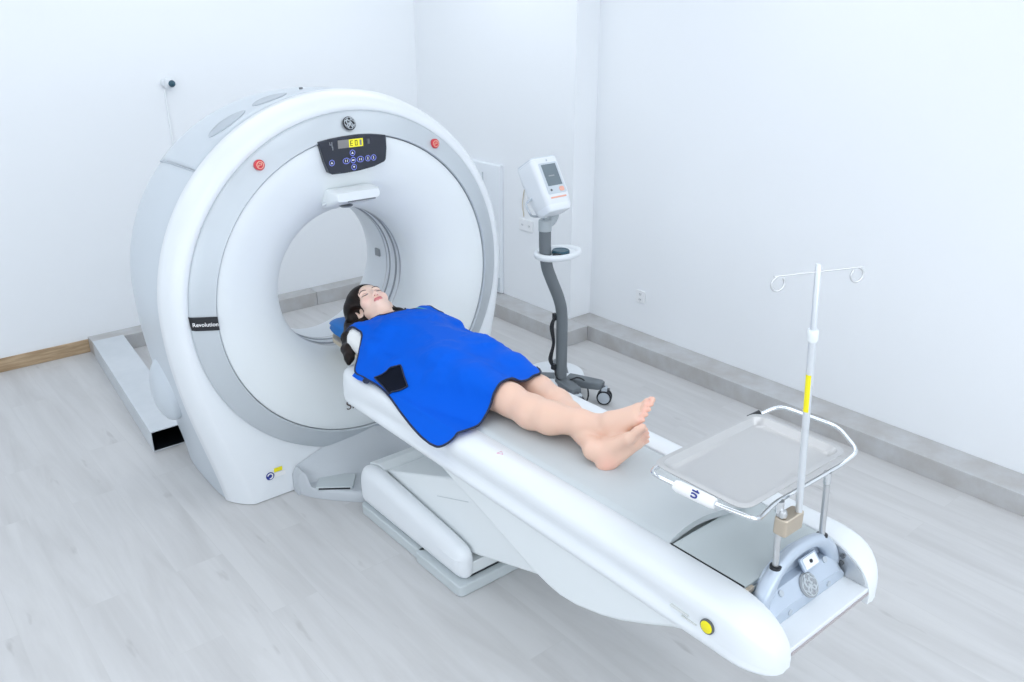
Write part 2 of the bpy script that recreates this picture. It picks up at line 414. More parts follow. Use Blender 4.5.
ct = thing('ct_scanner', 'large white CT scanner gantry with round bore and silver ring', 'CT scanner', (GX, 3.55, 0))
link('front_shell', MB().loft([circ(3.30, 0.755), circ(3.224, 0.762), circ(3.219, 0.768), sec(3.217, 0.786, 0.597), sec(3.222, 0.797, 0.611), sec(3.236, 0.812, 0.628), sec(3.262, 0.826, 0.65), sec(3.30, 0.839, 0.675), sec(3.335, 0.845, 0.69), sec(3.339, 0.843, 0.688), sec(3.341, 0.82, 0.67)]), M['white'], ct, smooth=50)
link('rear_cover', MB().loft([sec(3.338, 0.82, 0.665), sec(3.341, 0.836, 0.684), sec(3.42, 0.835, 0.69), sec(3.55, 0.83, 0.69), sec(3.70, 0.818, 0.685), sec(3.80, 0.803, 0.675), sec(3.87, 0.785, 0.66), sec(3.92, 0.755, 0.64), sec(3.95, 0.71, 0.60), circ(3.955, 0.528)]), M['grey_shell'], ct, smooth=50)
link('trim_ring', MB().lathe_open([(0.752, 3.27), (0.7655, 3.222), (0.7645, 3.214), (0.757, 3.207), (0.72, 3.190), (0.685, 3.175), (0.674, 3.170), (0.6695, 3.174), (0.669, 3.20)], (GX, 0, GZ), 'y', 160), M['silver'], ct, smooth=40)
link('front_panel', MB().lathe_open([(0.667, 3.21), (0.666, 3.181), (0.662, 3.179), (0.60, 3.184), (0.53, 3.194), (0.47, 3.211), (0.425, 3.234), (0.388, 3.262), (0.36, 3.293), (0.343, 3.325), (0.334, 3.36), (0.331, 3.395)], (GX, 0, GZ), 'y', 160), M['white2'], ct, smooth=50)
link('bore_tunnel', MB().lathe_open([(0.331, 3.395), (0.331, 3.41), (0.336, 3.412), (0.336, 3.49), (0.331, 3.492), (0.331, 3.66), (0.336, 3.70), (0.350, 3.75), (0.380, 3.80), (0.43, 3.845), (0.49, 3.89), (0.53, 3.955)], (GX, 0, GZ), 'y', 160), M['white'], ct, smooth=50)
def torus(y, r, h, d, m, nm):
    link(nm, MB().lathe_open([(r+d, y-h), (r-d*.3, y-h*.8), (r-d, y), (r-d*.3, y+h*.8), (r+d, y+h)], (GX, 0, GZ), 'y', 160), m, ct, smooth=60)
torus(3.405, 0.331, 0.005, 0.004, M['steel'], 'bore_band')
torus(3.448, 0.334, 0.006, 0.005, M['print_grey'], 'bore_band')
torus(3.497, 0.331, 0.006, 0.005, M['print_grey'], 'bore_band')
torus(3.528, 0.331, 0.004, 0.003, M['steel'], 'bore_band')
sn = MB()
a0 = math.radians(2)
sn.box(GX+0.322, GX+0.334, 3.585, 3.625, GZ-0.004, GZ+0.034)
link('bore_sensor', sn, M['print_grey'], ct, smooth=0, bevel=0.002)

# pale bulge low on the side cover
def ellipsoid(c, r, n=24, m=14):
    v = []; f = []
    for i in range(m+1):
        b = -PI/2+PI*i/m
        for k in range(n):
            a = 2*PI*k/n; v.append((c[0]+r[0]*math.cos(a)*math.cos(b), c[1]+r[1]*math.sin(a)*math.cos(b), c[2]+r[2]*math.sin(b)))
    for i in range(m):
        for k in range(n): f.append((i*n+k, i*n+(k+1) % n, (i+1)*n+(k+1) % n, (i+1)*n+k))
    return v, f
for s in (-1, 1):
    v, f = ellipsoid((GX+s*0.780, 3.60, 0.490), (0.068, 0.13, 0.15))
    mb = MB().add(v, f)
    link('side_bulge', mb, M['grey_shell'], ct)

# hatch over the rear cover's top, with two recessed grilles
def shell_patch(y0, y1, t0, t1, d, n=40, my=6, yfun=None):
    prof = [(3.341, 0.836), (3.42, 0.835), (3.55, 0.83), (3.70, 0.818), (3.80, 0.803), (3.87, 0.785), (3.92, 0.755)]
    rr = lambda y: np.interp(y, [p[0] for p in prof], [p[1] for p in prof])
    rings = []
    for j in range(my+1):
        ring = []
        for i in range(n+1):
            t = t0+(t1-t0)*i/n
            ya, yb = (y0, y1) if yfun is None else yfun(i/n)
            y = ya+(yb-ya)*j/my
            r = rr(y)+d
            ring.append((GX+r*math.cos(t), y, GZ+r*math.sin(t)))
        rings.append(ring)
    return MB().loft(rings, False)
rad = math.radians
def solid(o, t):
    s = o.modifiers.new('thick', 'SOLIDIFY'); s.thickness = t; s.offset = 0; return o
solid(link('top_hatch', shell_patch(3.345, 3.86, rad(58), rad(137), 0.003, 60, 8), M['grey_shell'], ct), 0.004)
link('hatch_seam', MB().tube([(GX+(np.interp(y, [3.341, 3.55, 3.7, 3.8, 3.87], [.837, .832, .820, .806, .788]))*math.cos(rad(137.3)), y, GZ+(np.interp(y, [3.341, 3.55, 3.7, 3.8, 3.87], [.837, .832, .820, .806, .788]))*math.sin(rad(137.3))) for y in (3.345, 3.45, 3.55, 3.65, 3.74, 3.80, 3.86)], 0.004, 8), M['grey_shell2'], ct)
def lens(a):
    return lambda u: (3.47-a*math.sin(PI*u)**0.6, 3.47+a*math.sin(PI*u)**0.6)
for (t0, t1) in ((100, 111), (113.5, 126.5)):
    solid(link('top_grille', shell_patch(0, 0, rad(t0), rad(t1), 0.006, 24, 4, lens(0.06)), M['grey_shell2'], ct), 0.003)
link('hatch_screw', MB().tube([(1.72, 3.50, GZ+0.825), (1.72, 3.50, GZ+0.842)], 0.008, 10), M['seam'], ct)

# round badge: disc, scalloped rim and looping script letters
def badge(parent, c, right, up, R, dark, light, nm='badge', flat=False):
    Mx = frame(c, right, up)
    disc = MB().lathe([(R, 0), (R, 0.004), (R*.94, 0.006), (0, 0.0062)], (0, 0, 0), 'z', 40).xf(Mx)
    b = link(nm, disc, dark, parent)
    st = MB(); w_ = R*0.075; z = 0.0068
    def line(pts, r=w_):
        q = catmull([(x*R, y*R, z) for x, y in pts], 6)
        st.tube(q, r, 6)
    st.tube([(R*.84*math.cos(a), R*.84*math.sin(a), z) for a in [2*PI*k/40 for k in range(40)]], w_*0.55, 6, closed=True)
    for k in range(4):
        a0 = PI/2*k+0.5
        line([(0.86*math.cos(a0-.35), .86*math.sin(a0-.35)), (0.66*math.cos(a0), .66*math.sin(a0)), (0.70*math.cos(a0+.5), .70*math.sin(a0+.5)), (0.86*math.cos(a0+.8), .86*math.sin(a0+.8))], w_*.7)
    line([(-.08, .30), (-.22, .52), (-.44, .34), (-.42, .02), (-.22, -.06), (-.06, .08), (-.10, -.24), (-.26, -.48), (-.46, -.38), (-.34, -.16), (-.10, -.04)], w_*1.1)
    line([(.46, .36), (.34, .52), (.14, .40), (.14, .14), (.30, .06), (.12, -.04), (.08, -.30), (.24, -.50), (.44, -.36), (.38, -.16), (.24, -.22)], w_*1.1)
    st.xf(Mx); link('badge_script', st, light, parent if flat else b, smooth=60)
    return b
tilt = Vector((0, -1, 0)); 
badge(ct, (1.764, 3.181, 1.612), (1, 0, 0), (0, 0.42, 1), 0.0285, M['black'], M['silver'])

# red stop buttons on the ring
for bx in (1.360, 2.190):
    Mx = frame((bx, 3.184, 1.488), (1, 0, 0), (0, 0.1, 1)) @ Matrix.Scale(0.8, 4)
    b = link('stop_button', MB().lathe([(0.026, -0.01), (0.026, 0.006), (0.023, 0.010), (0, 0.011)], (0, 0, 0), 'z', 28).xf(Mx), M['red'], ct)
    g = MB()
    g.tube([(0.017*math.cos(a), 0.017*math.sin(a), 0.0115) for a in [2*PI*k/24 for k in range(24)]], 0.0022, 6, closed=True)
    g.box(-0.010, 0.010, -0.0015, 0.0015, 0.0105, 0.0125); g.box(-0.010, -0.007, -0.009, 0.002, 0.0105, 0.0125); g.box(0.006, 0.009, -0.001, 0.009, 0.0105, 0.0125); g.box(-0.006, 0.009, 0.007, 0.010, 0.0105, 0.0125)
    link('button_mark', g.xf(Mx), M['print_orange'], b)

# name plate on the ring
Pn = [(1.014, 0.9285), (1.110, 0.9225), (1.112, 0.866), (1.018, 0.872)]
def yring(x, z):
    r = math.hypot(x-GX, z-GZ); return np.interp(r, [0.67, 0.685, 0.72, 0.757, 0.7655], [3.170, 3.175, 3.190, 3.207, 3.222])
mb = MB(); rings = []
for k in range(9):
    t = k/8; a = [Pn[0][i]*(1-t)+Pn[1][i]*t for i in (0, 1)]; b = [Pn[3][i]*(1-t)+Pn[2][i]*t for i in (0, 1)]
    rings.append([(a[0], yring(*a)-0.006, a[1]), (b[0], yring(*b)-0.006, b[1]), (b[0], yring(*b)+0.004, b[1]), (a[0], yring(*a)+0.004, a[1])])
pl = link('name_plate', MB().loft(rings, True, True, True), M['black'], ct, smooth=0)
pl['label'] = 'black name plate with small white lettering'
text('lettering', 'Revolution', M['print_white'], pl, (1.062, 3.1745, 0.8975), (1, -0.55, -0.03), (0, 0, 1), 0.0225, 0.0008, 0.0003)

# control console under the ring's top
poly = [(1.608, 1.553), (1.66, 1.561), (1.72, 1.566), (1.80, 1.567), (1.86, 1.562), (1.924, 1.553), (1.925, 1.50), (1.918, 1.452), (1.910, 1.443), (1.86, 1.428), (1.79, 1.419), (1.72, 1.416), (1.660, 1.417), (1.647, 1.425), (1.630, 1.47)]
cp = link('control_panel', MB().prism(poly, 'y', 3.160, 3.192), M['panel'], ct, smooth=0, bevel=0.003)
cp['label'] = 'black control console with lit yellow readout'
YP = 3.1595
def pbox(nm, x0, x1, z0, z1, m, parent, d=0.0015, y=YP):
    return link(nm, MB().box(x0, x1, y-d, y+0.001, z0, z1), m, parent, smooth=0)
ds = pbox('display', 1.694, 1.810, 1.519, 1.552, M['lcd_grey'], cp)
ds2 = pbox('lit_display', 1.7445, 1.810, 1.5195, 1.5515, M['yellow_led'], cp, 0.0025)
def seg(mb, x, z, s, on):
    w_ = s*0.55; t = s*0.13; y0, y1 = YP-0.0035, YP-0.002
    R_ = {'a': (x, x+w_, z+s-t, z+s), 'g': (x, x+w_, z+s/2-t/2, z+s/2+t/2), 'd': (x, x+w_, z, z+t), 'f': (x, x+t, z+s/2, z+s), 'e': (x, x+t, z, z+s/2), 'b': (x+w_-t, x+w_, z+s/2, z+s), 'c': (x+w_-t, x+w_, z, z+s/2)}
    for c in on: a = R_[c]; mb.box(a[0], a[1], y0, y1, a[2], a[3])
mb = MB(); seg(mb, 1.7495, 1.5245, 0.022, 'afgde'); seg(mb, 1.7715, 1.5245, 0.022, 'abcdef')
link('digits', mb, M['lcd_dark'], ds2, smooth=0)
mb = MB(); mb.box(1.7935, 1.803, YP-0.0035, YP-0.002, 1.524, 1.547)
link('digits', mb, M['lcd_grey'], ds2, smooth=0)
mb = MB(); seg(mb, 1.655, 1.527, 0.022, 'fgbc'); mb.box(1.668, 1.6705, YP-0.0015, YP, 1.515, 1.53)
link('panel_icon', mb, M['print_grey'], cp, smooth=0)
mb = MB().box(1.832, 1.842, YP-0.0015, YP, 1.525, 1.546); link('panel_icon', mb, M['darkgrey'], cp, smooth=0)
for i, (bx, bz, kind) in enumerate([(1.758, 1.496, 'u'), (1.759, 1.466, 'h'), (1.727, 1.466, 'l'), (1.793, 1.466, 'r'), (1.829, 1.466, 'i'), (1.857, 1.466, 'o'), (1.761, 1.437, 'd'), (1.660, 1.465, 'x')]):
    sx = 1.35 if kind in 'lr' else 1.0
    ring = MB().tube([(bx+sx*0.0115*math.cos(a), YP-0.001, bz+0.0115*math.sin(a)) for a in [2*PI*k/20 for k in range(20)]], 0.0016, 6, closed=True)
    b = link('panel_button', ring, M['btn_blue'], cp)
    g = MB()
    if kind in 'udx': g.prism([(bx-.005, bz-.004), (bx+.005, bz-.004), (bx, bz+.005)] if kind != 'd' else [(bx-.005, bz+.004), (bx+.005, bz+.004), (bx, bz-.005)], 'y', YP-0.0015, YP)
    elif kind in 'lr': 
        for e in (-0.005, 0.004): g.box(bx+e, bx+e+0.0025, YP-0.0015, YP, bz-.005, bz+.005)
    elif kind == 'h': g.box(bx-.006, bx+.006, YP-0.0015, YP, bz-.0025, bz+.0025)
    else: g.box(bx-.0015, bx+.0015, YP-0.0015, YP, bz-.006, bz+.006)
    link('button_glyph', g, M['print_white'], b, smooth=0)

# hood over the bore's top edge
prof = lambda y, x0, x1, z0, z1, r: [(x, y, z) for x, z in rounded([(x0, z0), (x1, z0), (x1, z1), (x0, z1)], r, 5)]
hood = MB().loft([prof(3.30, 1.64, 1.865, 1.255, 1.335, 0.02), prof(3.20, 1.642, 1.862, 1.275, 1.352, 0.02), prof(3.135, 1.646, 1.858, 1.300, 1.350, 0.02), prof(3.118, 1.652, 1.852, 1.308, 1.344, 0.016)], True, True, True)
hd = link('bore_hood', hood, M['white2'], ct, smooth=50)
sk = MB().loft([[(1.628, 3.215, 1.280), (1.668, 3.16, 1.325), (1.668, 3.22, 1.335), (1.642, 3.24, 1.290)], [(1.72, 3.27, 1.246), (1.74, 3.17, 1.30), (1.74, 3.25, 1.33), (1.74, 3.28, 1.258)]], True, True, True)
link('hood_skirt', sk, M['white2'], hd, smooth=50)
link('hood_lens', MB().lathe([(0.03, 0), (0.024, -0.006), (0, -0.007)], (1.735, 3.205, 1.271), 'z', 24), M['print_grey'], hd)
link('hood_slot', MB().box(1.70, 1.83, 3.1165, 3.125, 1.302, 1.308), M['seam'], hd, smooth=0)

# little warning sticker low on the front
y = 3.2155
st = link('warning_sticker', MB().lathe([(0.019, 0), (0.019, -0.002), (0, -0.002)], (1.262, y, 0.117), 'y', 24), M['print_blue'], ct)
link('sticker_mark', MB().tube([(1.262+0.012*math.cos(a), y-0.0025, 0.117+0.012*math.sin(a)) for a in [2*PI*k/16-1.9 for k in range(13)]], 0.0028, 6), M['print_white'], st)
link('warning_strip', MB().box(1.283, 1.322, y-0.0015, y, 0.128, 0.147), M['yellow'], ct, smooth=0)
link('warning_strip', MB().box(1.284, 1.335, y-0.0015, y, 0.102, 0.124), M['print_white'], ct, smooth=0)
text('floor_lettering', 'SIM', M['print_brown'], ct, (1.694, 3.188, 0.348), (1, 0, -0.02), (0, 0.05, 1), 0.060, 0.0005, 0)
# ------------------------------------------------------------------ patient table
TX = 1.776
tb = thing('patient_table', 'long white scanner table on a grey pedestal, holding the patient', 'scanner table', (TX, 1.9, 0))
ZP = 0.693           # top of the pad

def rail(side):
    """side -1 near rail, +1 far rail; lofted along y with rounded ends"""
    base = [(-0.185, 0.600), (-0.185, 0.684), (-0.190, 0.689), (-0.235, 0.688), (-0.268, 0.684), (-0.286, 0.675), (-0.295, 0.660), (-0.297, 0.640), (-0.289, 0.618), (-0.281, 0.604), (-0.280, 0.594), (-0.288, 0.585), (-0.299, 0.577), (-0.302, 0.566), (-0.299, 0.552), (-0.285, 0.542), (-0.240, 0.536), (-0.185, 0.536)]
    rings = []
    ys = [0.838, 0.841, 0.848, 0.858, 0.872, 0.89, 0.91, 0.93, 0.955, 0.985, 1.02, 1.06, 1.3, 1.8, 2.3, 2.6, 2.75, 2.82, 2.86, 2.89, 2.91, 2.925, 2.933, 2.936]
    for y in ys:
        # foot end: the top rolls down, the outside rolls in
        R = 0.17; d = max(0, 0.838+R-y); top = -(R-math.sqrt(max(R*R-d*d, 0)))*0.72
        Rx = 0.11; dx = max(0, 0.838+Rx-y); inx = (Rx-math.sqrt(max(Rx*Rx-dx*dx, 0)))
        # head end
        Rh = 0.10; dh = max(0, y-(2.936-Rh)); hh = (Rh-math.sqrt(max(Rh*Rh-dh*dh, 0)))
        fill = min(1, max(0, (1.25-y)/0.3)); fill = max(fill, min(1, max(0, (y-2.45)/0.35))); fill = fill*fill*(3-2*fill)     # the groove fades out towards both ends
        ring = []
        for i, (x, z) in enumerate(base):
            k = (z-0.536)/0.152
            zz = z+top*max(0, k)**0.8
            xx = x
            if 7 <= i <= 14: xx = x*(1-fill)+(-0.300)*fill if i in (8, 9, 10, 11) else x
            w_ = (abs(xx)-0.185)/0.116
            xx = -(0.185+(abs(xx)-0.185)*(1-inx/0.116*0.80))
            if hh > 0:
                kz = hh/0.10
                zz = zz*(1-0.62*kz)+0.640*0.62*kz
                xx = -(0.185+(abs(xx)-0.185)*(1-0.7*kz))
            ring.append((TX+xx if side < 0 else TX-xx, y, zz))
        rings.append(ring)
    return MB().loft(rings, True, True, True)
link('side_rail', rail(-1), M['white'], tb, smooth=50)
link('side_rail', rail(1), M['white'], tb, smooth=50)

# underbody with the boat-shaped belly
pts = [(2.36, 0.552), (2.24, 0.50), (2.0, 0.428), (1.84, 0.376), (1.74, 0.344), (1.66, 0.326), (1.60, 0.320), (1.53, 0.327), (1.42, 0.357), (1.34, 0.389), (1.25, 0.435), (1.15, 0.49), (1.05, 0.528), (0.95, 0.540), (0.95, 0.60), (2.36, 0.60)]
link('underbody', MB().prism(pts, 'x', 1.520, 2*TX-1.520), M['white2'], tb, smooth=30, bevel=0.012)
# carriage under the head end
link('carriage', rbox(1.58, 1.972, 2.30, 2.90, 0.545, 0.62, 0.03, 4, 'y'), M['white2'], tb, bevel=0.004)
# lift arm
arm = [(2.762, 0.227), (2.30, 0.150), (2.262, 0.138), (2.23, 0.128), (2.19, 0.130), (1.793, 0.258), (1.62, 0.35), (1.62, 0.50), (2.06, 0.50), (2.315, 0.400)]
link('lift_arm', MB().prism(arm, 'x', 1.588, 2*TX-1.588), M['white2'], tb, smooth=30, bevel=0.010)
link('arm_seam', MB().tube([(1.5875, 2.375, 0.290), (1.5875, 2.172, 0.362)], 0.0016, 6), M['plinth'], tb)
# pedestal: plinth, two long rounded cheeks, middle
pl = link('plinth', rbox(1.512, 2*TX-1.512, 2.40, 2.87, 0.001, 0.048, 0.03, 5), M['plinth'], tb, bevel=0.004)
link('plinth_foot', rbox(1.500, 2*TX-1.500, 2.118, 2.425, 0.001, 0.048, 0.025, 5), M['plinth'], tb, bevel=0.005)
def cheek(s):
    # side view outline (y, z) rounded at both ends
    o = rounded([(2.135, 0.049), (2.88, 0.049), (2.885, 0.222), (2.77, 0.250), (2.22, 0.196), (2.13, 0.180)], [0.03, 0.03, 0.08, 0.06, 0.06, 0.085], 8)
    n = len(o); A = np.array(o); c = A.mean(0)
    rings = []
    for x, k in ((1.512, 0.0), (1.505, 0.010), (1.502, 0.022), (1.505, 0.010), (1.515, 0.0), (1.54, -0.004), (1.578, -0.004), (1.578, 0.06)):
        pass
    for x, ins in ((1.5125, 0.062), (1.513, 0.050), (1.5145, 0.038), (1.518, 0.027), (1.523, 0.018), (1.530, 0.010), (1.540, 0.003), (1.551, 0.0), (1.565, 0.0), (1.574, 0.003), (1.578, 0.010)):
        R = []
        for p in A:
            d = p-c; sy = (abs(d[0])-ins)/abs(d[0]) if abs(d[0]) > 1e-6 else 1; 
            z = p[1]; zc_ = 0.14; dz = z-zc_; sz = max(0, (abs(dz)-ins))/max(abs(dz), 1e-6)
            yy = c[0]+d[0]*sy; zz = zc_+dz*min(1, sz)
            zz = max(zz, 0.049)
            R.append((x if s < 0 else 2*TX-x, yy, zz))
        rings.append(R)
    return MB().loft(rings, True, True, True)
link('pedestal_cover', cheek(-1), M['white'], tb, smooth=45)
link('pedestal_cover', cheek(1), M['white'], tb, smooth=45)
mid = [(2.15, 0.049), (2.87, 0.049), (2.878, 0.22), (2.80, 0.246), (2.76, 0.235), (2.70, 0.12), (2.26, 0.108), (2.15, 0.108)]
link('pedestal_middle', MB().prism(mid, 'x', 1.5785, 2*TX-1.5785), M['white2'], tb, smooth=20, bevel=0.004)
link('pedestal_gap', MB().box(1.58, 1.97, 2.20, 2.40, 0.109, 0.1135), M['black'], tb, smooth=0)
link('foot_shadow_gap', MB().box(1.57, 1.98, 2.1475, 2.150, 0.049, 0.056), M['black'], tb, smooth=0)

# cradle board and the plate at the foot
link('cradle_board', rbox(TX-0.186, TX+0.186, 0.985, 2.93, 0.62, 0.672, 0.006, 3, 'y'), M['board'], tb, bevel=0.004)
link('foot_plate', rbox(TX-0.184, TX+0.184, 0.842, 1.02, 0.570, 0.589, 0.004, 3, 'y'), M['white'], tb, bevel=0.002)
link('foot_plate_edge', MB().box(TX-0.184, TX+0.184, 0.8385, 0.8418, 0.569, 0.576), M['edge_mauve'], tb, smooth=0)
# inner foot bracket on the far rail with two screws
br = link('end_bracket', MB().prism(rounded([(0.85, 0.59), (1.0, 0.59), (1.0, 0.68), (0.93, 0.672), (0.87, 0.63)], 0.012, 4), 'x', TX+0.180, TX+0.1845), M['steel'], tb, smooth=0)
for z in (0.628, 0.650): link('screw', MB().lathe([(0.007, 0), (0.007, -0.004), (0, -0.0045)], (TX+0.180, 0.925, z), 'x', 14), M['darkgrey'], br)
link('corner_clip', MB().box(TX-0.19, TX-0.165, 0.975, 0.985, 0.676, 0.690), M['brass'], tb, smooth=0, bevel=0.001)
# yellow release button and faint print on the near rail
b = link('release_button', MB().lathe([(0.021, 0.0), (0.021, -0.005), (0.0185, -0.0055)], (TX-0.2995, 1.010, 0.613), 'x', 28), M['darkgrey'], tb)
link('button_cap', MB().lathe([(0.0172, 0.0), (0.0172, -0.007), (0.014, -0.0085), (0, -0.009)], (TX-0.2995, 1.010, 0.613), 'x', 28), M['yellow'], b)
link('rail_marking', MB().box(TX-0.2995, TX-0.29, 1.075, 1.135, 0.600, 0.6025), M['print_faint'], tb, smooth=0)
link('rail_marking', MB().box(TX-0.2995, TX-0.29, 1.045, 1.095, 0.590, 0.592), M['print_faint'], tb, smooth=0)
tri = MB().tube([(1.536, 1.935, 0.6885), (1.556, 1.935, 0.6885), (1.546, 1.915, 0.6885)], 0.0014, 6, closed=True)
link('pinch_mark', tri, M['print_pink'], tb)
# head holder reaching into the bore
hh = [(1.665, 2.93), (1.655, 3.05), (1.665, 3.30), (1.70, 3.36), (1.86, 3.36), (1.895, 3.30), (1.90, 3.05), (1.89, 2.93)]
link('head_holder', MB().prism(rounded(hh, 0.02, 4), 'z', 0.628, 0.650), M['cradle_edge'], tb, smooth=30, bevel=0.004)

# ---- pad, in two lengths
def pad_long():
    y0, y1 = 1.238, 2.93; x0, x1 = TX-0.190, TX+0.180
    nx, ny = 24, 150; top = []; bot = []
    for j in range(ny+1):
        y = y0+(y1-y0)*j/ny; rt = []; rb = []
        for i in range(nx+1):
            u = i/nx; x = x0+(x1-x0)*u
            wav = 0.028*math.sin(u*2.6+0.5)**2*math.exp(-max(0, y-y0)/0.075)
            yy = y - (0.020*u - 0.012*math.sin(u*5.0))*math.exp(-max(0, y-y0)/0.2)
            e = min(u, 1-u)*0.37; rnd = -0.010*max(0, 1-e/0.014)**2
            z = ZP+wav*0.6+rnd+0.002*math.sin(9*y+4*u)*math.exp(-max(0, y-y0)/0.5)
            dip = 0.0
            rt.append((x, yy, z)); rb.append((x, yy, max(0.6725, z-0.020+rnd)))
        top.append(rt); bot.append(rb)
    mb = MB(); rings = []
    for j in range(ny+1): rings.append(top[j]+bot[j][::-1])
    return mb.loft(rings, True, True, True)
o = link('table_pad', pad_long(), M['pad'], smooth=50)
tag(o, 'long light grey pad on the scanner table under the patient', 'table pad')
o = link('foot_pad', rbox(TX-0.183, TX+0.180, 0.99, 1.232, 0.673, 0.688, 0.004, 3, 'y'), M['board'], smooth=40, bevel=0.004)
tag(o, 'short darker grey pad at the foot of the table under the steel tray', 'table pad')
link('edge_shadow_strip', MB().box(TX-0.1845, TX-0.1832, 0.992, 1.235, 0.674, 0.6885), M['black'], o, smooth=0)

# pillow on the head holder
def pillow():
    rings = []; n = 28
    for j in range(25):
        t = j/24; y = 3.06+0.285*t; e = max(0.0, 1-abs(2*t-1)**4)**0.5
        r = []
        for k in range(n):
            a = 2*PI*k/n; c, s = math.cos(a), math.sin(a)
            sx = math.copysign(abs(c)**0.55, c); sz = math.copysign(abs(s)**0.75, s)
            z = 0.700+0.047*sz*(0.25+0.75*e); x = TX+0.002+0.118*sx*(0.80+0.20*e)
            groove = 0.010*math.exp(-(s/0.12)**2)
            x -= math.copysign(groove, c); z += -0.012*max(0, s)*math.exp(-((x-TX)/0.06)**2)
            r.append((x, y, z))
        rings.append(r)
    return MB().loft(rings, True, True, True)
o = link('pillow', pillow(), M['pillow'], smooth=60)
tag(o, 'small bright blue pillow under the patient\'s head inside the bore', 'pillow')

# ---- grey moulded floor cover between gantry and table
def floor_cover():
    nx, ny = 84, 40; X0, X1 = 1.366, 2*TX-1.366; top = []
    for j in range(ny+1):
        row = []
        for i in range(nx+1):
            x = X0+(X1-X0)*i/nx; d = abs(x-TX)
            # front edge sweeps forward towards the pedestal
            yf = 3.165-0.245*min(1, max(0, (0.40-d)/0.19))**0.75 if d < 0.40 else 3.165
            yb = 3.214
            t = j/ny; y = yf+(yb-yf)*t
            # low flat tray, a curved back wall rising against the gantry, rims at both ends
            c_ = min(1, max(0, (0.39-d)/0.39)); ys = 3.205-0.135*c_**0.75; zt = 0.125+0.125*c_
            wl = min(1, max(0, (y-ys)/max(3.214-ys, 1e-4))); shelf = min(1, max(0, (y-ys+0.03)/0.03))
            z = 0.050+0.030*shelf*shelf*(3-2*shelf)+(zt-0.08)*wl**0.8
            rim = 0.075*math.exp(-((d-0.392)/0.016)**4)
            z = max(z, 0.050+rim)
            edge = min(t/0.06, 1, i/2, (nx-i)/2)
            row.append((x, y, z*min(1, 0.72+0.28*edge)))
        top.append(row)
    mb = MB().loft(top, False)
    per = [top[0][i] for i in range(nx+1)]+[top[j][nx] for j in range(1, ny+1)]+[top[ny][i] for i in range(nx-1, -1, -1)]+[top[j][0] for j in range(ny-1, 0, -1)]
    mb.loft([per, [(p[0], p[1], 0.001) for p in per]], True)
    return mb
fc = link('floor_cover', floor_cover(), M['grey_cover'], smooth=60, weld=True)
tag(fc, 'grey moulded cable cover on the floor between gantry and table pedestal', 'floor cover')
Mx = frame((1.513, 3.080, 0.056), (1, -0.75, 0.0), (0.60, 1, 0.0))
lid = rbox(-0.082, 0.082, -0.058, 0.058, -0.012, 0.006, 0.008, 4).xf(Mx)
fl = link('access_lid', lid, M['plinth'], fc, bevel=0.002)
link('lid_slot', MB().box(-0.070, 0.070, -0.0605, -0.058, -0.006, 0.001).xf(Mx), M['black'], fl, smooth=0)

# ------------------------------------------------------------------ pale blue handle block at the table foot
front = [(1.594, 0.5895), (1.958, 0.5895), (1.955, 0.615), (1.938, 0.650), (1.918, 0.664), (1.86, 0.668), (1.69, 0.668), (1.640, 0.664), (1.618, 0.655), (1.600, 0.620)]
rings = []
for y, k in ((0.912, 0.0), (0.914, 0.004), (0.945, 1.0), (0.992, 1.0), (0.996, 0.95)):
    r = []
    for x, z in front:
        zz = 0.5895+(z-0.5895)*(0.52+0.48*k)
        r.append((TX+(x-TX)*(0.985+0.015*k), y, zz))
    rings.append(r)
hb = link('handle_block', MB().loft(rings, True, True, True), M['foot_blue'], tb, smooth=35, bevel=0.006)
hb['label'] = 'pale blue metallic handle block at the foot'
arch = catmull([(1.606, 0.955, 0.625), (1.630, 0.955, 0.674), (1.664, 0.956, 0.712), (1.715, 0.957, 0.737), (TX, 0.957, 0.745), (1.838, 0.957, 0.737), (1.888, 0.956, 0.712), (1.922, 0.955, 0.674), (1.946, 0.955, 0.625)], 8)
link('grip', MB().tube(arch, [0.021+0.004*math.cos(2*PI*i/(len(arch)-1)) for i in range(len(arch))], 20), M['foot_blue'], hb)
wall = [(1.612, 0.64), (1.668, 0.705), (1.715, 0.728), (TX, 0.736), (1.838, 0.728), (1.884, 0.705), (1.94, 0.64)]
link('back_wall', MB().prism(wall, 'y', 0.968, 0.992), M['foot_blue'], hb, smooth=20, bevel=0.004)
# recess scoop with the little readout
sc = MB().loft([[(1.690, 0.938, 0.672), (1.70, 0.964, 0.705)], [(TX, 0.933, 0.668), (TX, 0.966, 0.716)], [(1.862, 0.938, 0.672), (1.852, 0.964, 0.705)]], False)
sp = link('readout_frame', rbox(-0.036, 0.036, -0.019, 0.019, -0.006, 0.003, 0.006, 4).xf(frame((1.812, 0.944, 0.690), (1, 0, 0), (0, 0.62, 0.78))), M['foot_blue'], hb, bevel=0.002)
ro = link('readout', rbox(-0.028, 0.028, -0.0145, 0.0145, 0.002, 0.0042, 0.003, 3).xf(frame((1.812, 0.944, 0.690), (1, 0, 0), (0, 0.62, 0.78))), M['wallbox'], hb)
link('readout_key', MB().lathe([(0.005, 0.004), (0.005, 0.0075), (0, 0.008)], (0, 0, 0), 'z', 14).xf(frame((1.812, 0.944, 0.690), (1, 0, 0), (0, 0.62, 0.78))), M['black'], hb)
